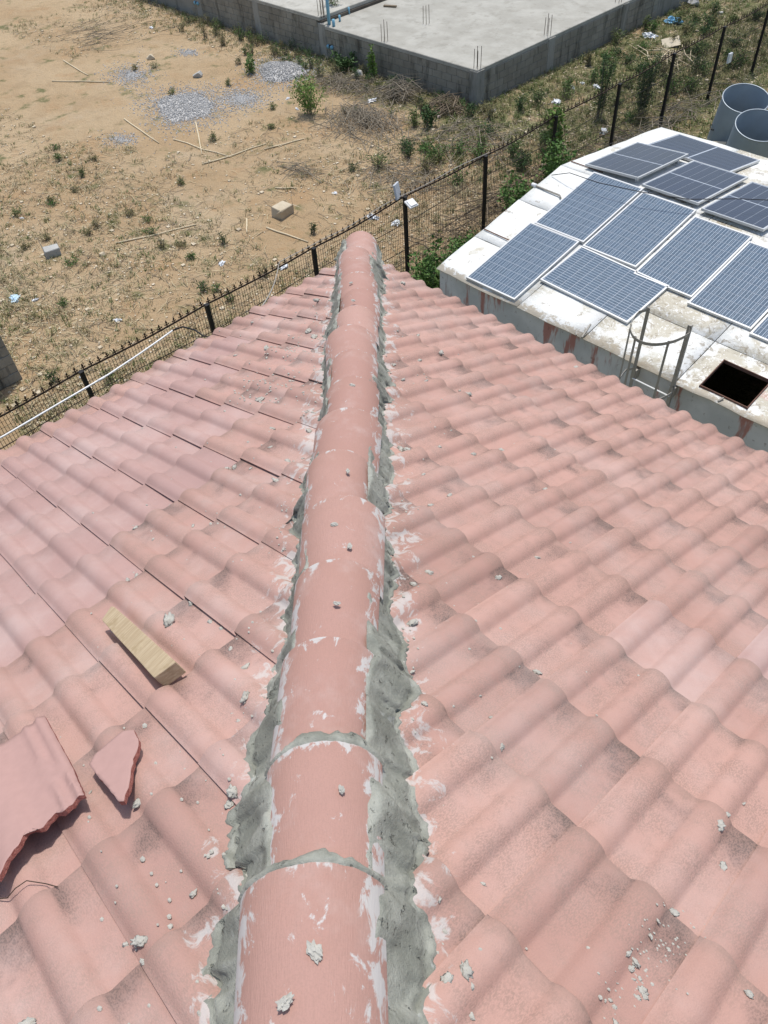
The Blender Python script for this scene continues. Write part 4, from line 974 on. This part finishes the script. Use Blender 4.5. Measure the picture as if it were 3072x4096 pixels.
# gravel
GRAVEL = [((-19.01, 13.45), (-19.66, 12.98), (-18.29, 12.86)), ((-19.19, 9.74), (-19.89, 9.2), (-18.07, 8.96)), ((-23.06, 10.1), (-23.81, 9.54), (-21.77, 9.3)), ((-18.27, 11.23), (-19.0, 10.68), (-17.38, 10.56)), ((-23.17, 12.57), (-23.53, 12.32), (-22.78, 12.3)), ((-18.67, 7.06), (-19.13, 6.7), (-18.11, 6.72))]
rg = random.Random(77); gm = MB(); iv, if_ = ico(1)
bmv = bmesh.new(); bmesh.ops.create_cube(bmv, size=2); bmv.verts.index_update(); cv = [p.co.copy() for p in bmv.verts]; cf = [[q.index for q in t_.verts] for t_ in bmv.faces]; bmv.free()
piles = []
for gi, (c, ex, ey) in enumerate(GRAVEL):
    c = Vector((*c, 0)); u_ = Vector((*ex, 0))-c; w_ = Vector((*ey, 0))-c
    hgt = {0: .20, 1: .05}.get(gi, .0); n = {0: 2600, 1: 3800, 2: 1500, 3: 2200, 4: 500, 5: 500}[gi]
    for k in range(n):
        r_ = math.sqrt(rg.random()); 
        if gi >= 2: r_ = abs(rg.gauss(0, .55))
        elif rg.random() < .35: r_ = 1+abs(rg.gauss(0, .45))
        a = rg.uniform(0, 6.2832); r2 = r_*(1+.30*noise.noise(Vector((math.cos(a)*1.3, math.sin(a)*1.3, gi*4.))))
        p = c + u_*r2*math.cos(a)*1.1 + w_*r2*math.sin(a)*.95
        z = gz(p.x, p.y) + hgt*max(0, 1-r_**1.6) + .004
        s = rg.uniform(.008, .022); q = Matrix.Rotation(rg.uniform(0, 6), 3, Vector((rg.gauss(0, 1), rg.gauss(0, 1), rg.gauss(0, 1))).normalized())
        gm.add([Vector((p.x, p.y, z)) + q @ Vector((t_.x*s, t_.y*s*.75, t_.z*s*.6)) for t_ in cv], cf)
    if hgt:
        n2 = 24; v = []; f = []
        for i in range(7):
            for j in range(n2):
                a = 2*math.pi*j/n2; rr = i/6; r2 = rr*(1+.30*noise.noise(Vector((math.cos(a)*1.3, math.sin(a)*1.3, gi*4.))))
                p = c + u_*r2*math.cos(a)*1.1 + w_*r2*math.sin(a)*.95
                v.append((p.x, p.y, gz(p.x, p.y)+hgt*(1-rr**1.6)-.006 - (.03 if i == 6 else 0)))
        for i in range(6):
            for j in range(n2): f.append((i*n2+j, i*n2+(j+1) % n2, (i+1)*n2+(j+1) % n2, (i+1)*n2+j)[::-1])
        gm.add(v, f)
tag(gm.build('gravel', M_GRAVEL), 'blue-grey crushed stone heaped and scattered on the sandy yard', 'gravel', kind='stuff')

# ------------------------------------------------------------------ plants
def leafy(name, label, cat, x, y, h, rad, nl, mat, group=None, ls=.06, nst=7, narrow=1.0, seed=0):
    rg = random.Random(seed*17+3); th = thing(name, label, cat, (x, y, gz(x, y)), group)
    st = MB(); lf = MB(); z0 = gz(x, y)
    for s in range(nst):
        a = rg.uniform(0, 6.28); l = h*rg.uniform(.65, 1.05); lean = rad*rg.uniform(.15, .95)
        p0 = Vector((x+rg.gauss(0, .05), y+rg.gauss(0, .05), z0-.03)); tip = Vector((x+math.cos(a)*lean, y+math.sin(a)*lean, z0+l))
        mid = p0.lerp(tip, .5)+Vector((rg.gauss(0, .04), rg.gauss(0, .04), .06*h)); pts = [p0, mid, tip]
        st.tube(pts, [.010, .007, .003], 4)
        for k in range(nl//nst):
            q = rg.uniform(.18, 1.02); b = (p0.lerp(mid, q*2) if q < .5 else mid.lerp(tip, q*2-1))
            b = b + Vector((rg.gauss(0, 1), rg.gauss(0, 1), rg.gauss(0, .6)))*rad*.22*(1.1-q*.6)
            d = Vector((rg.gauss(0, 1), rg.gauss(0, 1), rg.gauss(.35, .6))).normalized(); sdv = d.orthogonal().normalized()
            sdv = (Matrix.Rotation(rg.uniform(0, 6), 3, d) @ sdv); L = ls*rg.uniform(.6, 1.4); w = L*.27*narrow
            nn = d.cross(sdv)
            lf.add([b, b+d*L*.45+sdv*w+nn*L*.06, b+d*L, b+d*L*.45-sdv*w+nn*L*.06], [(0, 1, 2), (0, 2, 3)])
    st.build('stem', M_TWIG, th); q = lf.build('foliage', mat, th); return th
LEAFY = [
 ('bush', 'bright green feathery bush growing beside the gravel patch', -15.55, 11.75, 1.05, .62, 1500, M_LEAFB, .075, 14, .7),
 ('bush', 'dark green bush touching the heaped gravel', -19.75, 12.75, .52, .34, 500, M_LEAF, .07, 8, .8),
 ('sapling', 'yellow-green upright sapling against the foundation wall', -15.98, 14.88, 1.0, .20, 420, M_LEAFB, .08, 4, 1.),
 ('weed_clump', 'dark leafy weed clump at the foot of the foundation wall by the drain', -17.3, 14.75, .55, .45, 500, M_LEAFD, .09, 8, 1.),
 ('shrub', 'tall leafy shrub between the tank corner and the floodlight post', -5.55, 6.55, 1.55, .50, 2300, M_LEAF, .085, 16, 1.1),
 ('shrub', 'small round shrub at the fence foot near the tank corner', -6.2, 8.25, .85, .34, 900, M_LEAF, .075, 10, 1.1),
 ('shrub', 'low spreading shrub between fence and tank', -5.6, 7.2, .8, .45, 1100, M_LEAFD, .08, 10, 1.1),
 ('shrub', 'broad green shrub filling the gap behind the white roof edge', -5.9, 9.9, 1.55, .58, 2200, M_LEAF, .085, 16, 1.1),
 ('shrub', 'green shrub climbing towards the fence post by the tank', -6.1, 11.2, 1.85, .60, 2200, M_LEAF, .085, 16, 1.1),
 ('shrub', 'light green shrub low behind the tank ridge', -6.0, 13.0, 1.0, .45, 900, M_LEAFB, .08, 10, 1.1),
 ('conifer_shrub', 'dark columnar shrub seen through the fence mesh', -7.75, 17.35, 1.75, .32, 1900, M_LEAFD, .08, 14, .5),
 ('conifer_shrub', 'smaller dark shrub rising over the fence spikes', -8.6, 16.6, 1.6, .28, 1300, M_LEAFD, .075, 12, .5),
 ('climber', 'green climbing vine over the fence top at a post', -6.98, 12.35, 2.05, .24, 900, M_LEAFB, .08, 8, 1.2),
 ('weed_clump', 'round dark green weed in the dead branches before the foundation', -12.0, 13.2, .6, .3, 600, M_LEAFD, .07, 8, .9),
 ('weed_clump', 'pale green weed next to the round dark weed', -12.3, 13.0, .45, .25, 350, M_GRASSG, .07, 7, .7),
 ('weed_clump', 'bushy weed growing on the upper concrete slab', -19.3, 16.3, .55, .35, 350, M_LEAF, .07, 8, .8),
]
for i, (nm, lb, x, y, h, rad, nl, mt, ls, nst, nar) in enumerate(LEAFY):
    th = leafy(nm, lb, 'plant', x, y, h, rad, nl, mt, None, ls, nst, nar, i)
    if 'upper concrete slab' in lb: th.location.z = SZ+.20
WEED = MB
rg = random.Random(5)
weeds = []
spots = []
while len(spots) < 190:
    z_ = rg.random()
    if z_ < .30: x, y = rg.uniform(-26, -12), FYN - abs(rg.gauss(0, .8)) - .15
    elif z_ < .66: x, y = rg.uniform(-11.6, -7.3), rg.uniform(11, 27)
    elif z_ < .78: x, y = rg.uniform(-20, -8), rg.uniform(4, 13)
    elif z_ < .92: x, y = rg.uniform(-18, -8), rg.uniform(0, 6)
    else: x, y = rg.uniform(-30, -19), rg.uniform(8, 15)
    if x < -17 and 8 < y < 13.6 and rg.random() < .5: continue
    spots.append((x, y))
for i, (x, y) in enumerate(spots):
    wall = y > 13.2 and x < -11.9; mi = rg.randrange(4) if (x > -11.9 or y > 13.2) else rg.choice((0, 1, 1, 2, 2)); mt = (M_LEAF, M_GRASSG, M_GRASSO, M_LEAFD)[mi]; hh = rg.uniform(.14, .32)*(1.4 if wall else 1 if x > -11.9 else .75)
    bt = x > -11.9 and y > 10.5
    zone = 'at the foundation foot' if wall else ('between fence and foundation' if (x > -11.9 and y > 10.5) else ('among the gravel and sticks' if y > 7 else 'on the dry ground beside the fence' if x > -11.5 else 'on the dry ground towards the block wall'))
    lk = '%s %s weed' % ('tall' if hh > .25 else 'low', ('leafy green', 'grassy green', 'olive half-dry', 'dark green')[mi])
    leafy('weed', '%s growing %s' % (lk, zone), 'weed', x, y, hh*(1.5 if bt else 1), rg.uniform(.10, .24)*(1.8 if bt else 1), 260 if bt else 110, mt, '%ss %s' % (lk, zone), .085, 12 if bt else 9, .45 if bt else .32, i+100)

def dens(x, y):
    """how much grows at a spot of the yard: (amount, green share)"""
    n = noise.noise(Vector((x*.33, y*.33, 1.5))) + .6*noise.noise(Vector((x*.9, y*.9, 7.5)))
    a = .16 + .40*n; gsh = .30 + .25*noise.noise(Vector((x*.4, y*.4, 9)))
    wl = max(0, 1-abs(FYN-y)/2.4) if (x < -11.5 and y < FYN) else 0
    a += .9*wl; gsh += .25*wl
    if x > -11.9 and y > 12: a += 1.0; gsh += .7
    if x > -12.8 and 9 < y < 15: a += .35
    if x > -9.2: a += .45
    if y < 6: a += .42; gsh += .06
    if y < 1.5: a += .3
    if x > -7.0: a += .2; gsh += .35
    if -26 < x < -16.5 and 7.0 < y < 13.4: a -= .5
    if x < -20 and y < 9.5: a -= .6
    return a, gsh
gg, gs, go = MB(), MB(), MB()
def blades(mb, x, y, n, h, spread, rg):
    z = gz(x, y)-.01
    for k in range(n):
        a = rg.uniform(0, 6.283); l = h*rg.uniform(.5, 1.15); ln = rg.uniform(.25, 1.1)
        bx = x+rg.gauss(0, spread*.35); by = y+rg.gauss(0, spread*.35); w = rg.uniform(.0045, .0085)
        ca, sa = math.cos(a), math.sin(a)
        t_ = (bx+ca*l*ln, by+sa*l*ln, z+l*(1-.35*ln))
        m_ = (bx+ca*l*ln*.4, by+sa*l*ln*.4, z+l*.62)
        o = len(mb.v)
        mb.v += [(bx-sa*w, by+ca*w, z), (bx+sa*w, by-ca*w, z), (m_[0]+sa*w*.8, m_[1]-ca*w*.8, m_[2]), (m_[0]-sa*w*.8, m_[1]+ca*w*.8, m_[2]), t_]
        mb.f += [(o, o+1, o+2, o+3), (o+3, o+2, o+4)]
rg = random.Random(2024); tries = 0; nt = 0
inside = lambda x, y: (x < FXR+.05 and y > FYN-.05) or (x > TX0-.1 and TY0-.1 < y < TY1+.1) or (x < -10.3 and y < -.28)
while nt < 11500 and tries < 140000:
    tries += 1
    y = -1 + 31*rg.random()**1.15; x = rg.uniform(-32, -3.5)
    if inside(x, y) or (x > -4 and y < 12): continue
    a, gsh = dens(x, y)
    if rg.random() > a: continue
    nt += 1; r_ = rg.random(); h = rg.uniform(.05, .15)*(1+.6*(a > .9))
    if r_ < gsh*.75: blades(gg, x, y, 9, h, .12, rg)
    elif r_ < gsh*1.25: blades(go, x, y, 9, h*1.05, .13, rg)
    else: blades(gs, x, y, 8, h*1.1, .15, rg)
for mb, nm, mt, lb in ((gg, 'green_grass', M_GRASSG, 'short green grass spread over the yard and fence line'), (go, 'olive_grass', M_GRASSO, 'half dried olive grass spread over the yard'), (gs, 'dry_grass', M_STRAW, 'dry straw coloured grass spread over the yard')):
    tag(mb.build(nm, mt), lb, 'grass', kind='stuff')
# fallen straw, twigs and clods
ls_, ld, lc = MB(), MB(), MB(); tries = nt = 0
while nt < 26000 and tries < 150000:
    tries += 1
    y = -1 + 30*rg.random()**1.2; x = rg.uniform(-31, -5.0)
    if inside(x, y): continue
    a, _g = dens(x, y)
    if rg.random() > .12 + a*.75: continue
    nt += 1; z = gz(x, y)+.006; r_ = rg.random()
    if r_ < .74:
        mb = ls_ if rg.random() < .55 else ld
        l = rg.uniform(.05, .20)*(1 if rg.random() < .93 else 2.2); w = rg.uniform(.003, .007); an = rg.uniform(0, 3.1416); ca, sa = math.cos(an), math.sin(an); o = len(mb.v)
        zz = rg.uniform(.0, .04); bd_ = rg.uniform(-.3, .3)*l
        mb.v += [(x-ca*l-sa*w, y-sa*l+ca*w, z), (x-ca*l+sa*w, y-sa*l-ca*w, z), (x-sa*bd_+sa*w, y+ca*bd_-ca*w, z+.012+zz), (x-sa*bd_-sa*w, y+ca*bd_+ca*w, z+.012+zz), (x+ca*l+sa*w, y+sa*l-ca*w, z), (x+ca*l-sa*w, y+sa*l+ca*w, z)]
        mb.f += [(o, o+1, o+2, o+3), (o+3, o+2, o+4, o+5)]
    else:
        s = rg.uniform(.008, .026)*(1 if rg.random() < .95 else 1.9); k = rg.random()*9
        lc.add([(x+p.x*s*(1+.4*noise.noise(p*2+Vector((k, 0, 0)))), y+p.y*s, z+p.z*s*.6) for p in cv], cf)
tag(ls_.build('straw_litter', M_STRAW), 'loose straw strewn over the yard', 'straw', kind='stuff')
tag(ld.build('twig_litter', M_TWIGD), 'small dark twigs strewn over the yard', 'twigs', kind='stuff')
tag(lc.build('clods', M_ROCKT), 'small stones and clods strewn over the sandy yard', 'stones', kind='stuff')
# heaps of cut branches
def brush(label, c, rx, ry, h, n, mat, seed, rads=(.006, .016), name='brush_pile', dirn=None):
    rg = random.Random(seed); mb = MB()
    for k in range(n):
        x = c[0]+rg.gauss(0, rx*.45); y = c[1]+rg.gauss(0, ry*.45)
        q = math.exp(-((x-c[0])/rx)**2-((y-c[1])/ry)**2); z = gz(x, y)+.02+h*q*rg.random()
        a = rg.gauss(dirn, .5) if dirn is not None else rg.uniform(0, 3.1416); l = rg.uniform(.25, .75); ca, sa = math.cos(a), math.sin(a); r_ = rg.uniform(*rads)
        cv_ = rg.gauss(0, .12)
        pts = [(x-ca*l, y-sa*l, max(gz(x, y)+.01, z-.08*rg.random())), (x-sa*cv_, y+ca*cv_, z+.10*h*rg.random()+.03), (x+ca*l, y+sa*l, max(gz(x, y)+.01, z+rg.gauss(0, .08)))]
        mb.tube(pts, [r_, r_*.8, r_*.45], 4)
    return tag(mb.build(name, mat), label, 'brushwood')
brush('large heap of dead grey branches before the foundation', (-13.75, 12.25), 1.45, 1.0, .30, 300, M_TWIG, 1, (.005, .013), dirn=2.6)
brush('tangle of thin twigs at the foundation foot beside the white rock', (-16.2, 13.9), 1.6, .8, .18, 170, M_TWIG, 2, (.004, .011))
brush('upright grey bunch of dead twigs against the foundation', (-14.2, 14.3), .55, .4, .5, 110, M_TWIG, 3)
brush('dark dead twigs at the foundation corner', (-12.4, 14.4), .45, .4, .35, 80, M_TWIGD, 4)
brush('pale dead branches scattered near the fence before the foundation corner', (-10.5, 13.2), 1.7, 1.6, .2, 150, M_TWIG, 5, (.005, .013))
brush('low dead branches on the bare ground next to the fence', (-10.2, 10.6), 1.6, 1.0, .14, 120, M_TWIG, 6, (.004, .011))
brush('pale broken branches lying outside the fence near the dumped board', (-9.5, 21.6), .9, .8, .2, 26, M_POLE, 7, (.012, .028))
brush('line of brown debris twigs across the upper sandy ground', (-27.6, 12.0), 2.0, 1.6, .05, 70, M_TWIG, 8, (.004, .010), 'brush_pile', .9)
brush('small dry bush remains in the middle of the yard', (-12.8, 9.1), .5, .4, .22, 34, M_TWIG, 9, (.004, .010))
brush('wiry dead stems rising along the inner fence foot', (-6.75, 16.0), .3, 4.0, .5, 130, M_TWIG, 10)
brush('brown dead stems along the outer fence foot', (-7.4, 11.5), .35, 4.5, .45, 170, M_TWIGD, 11)
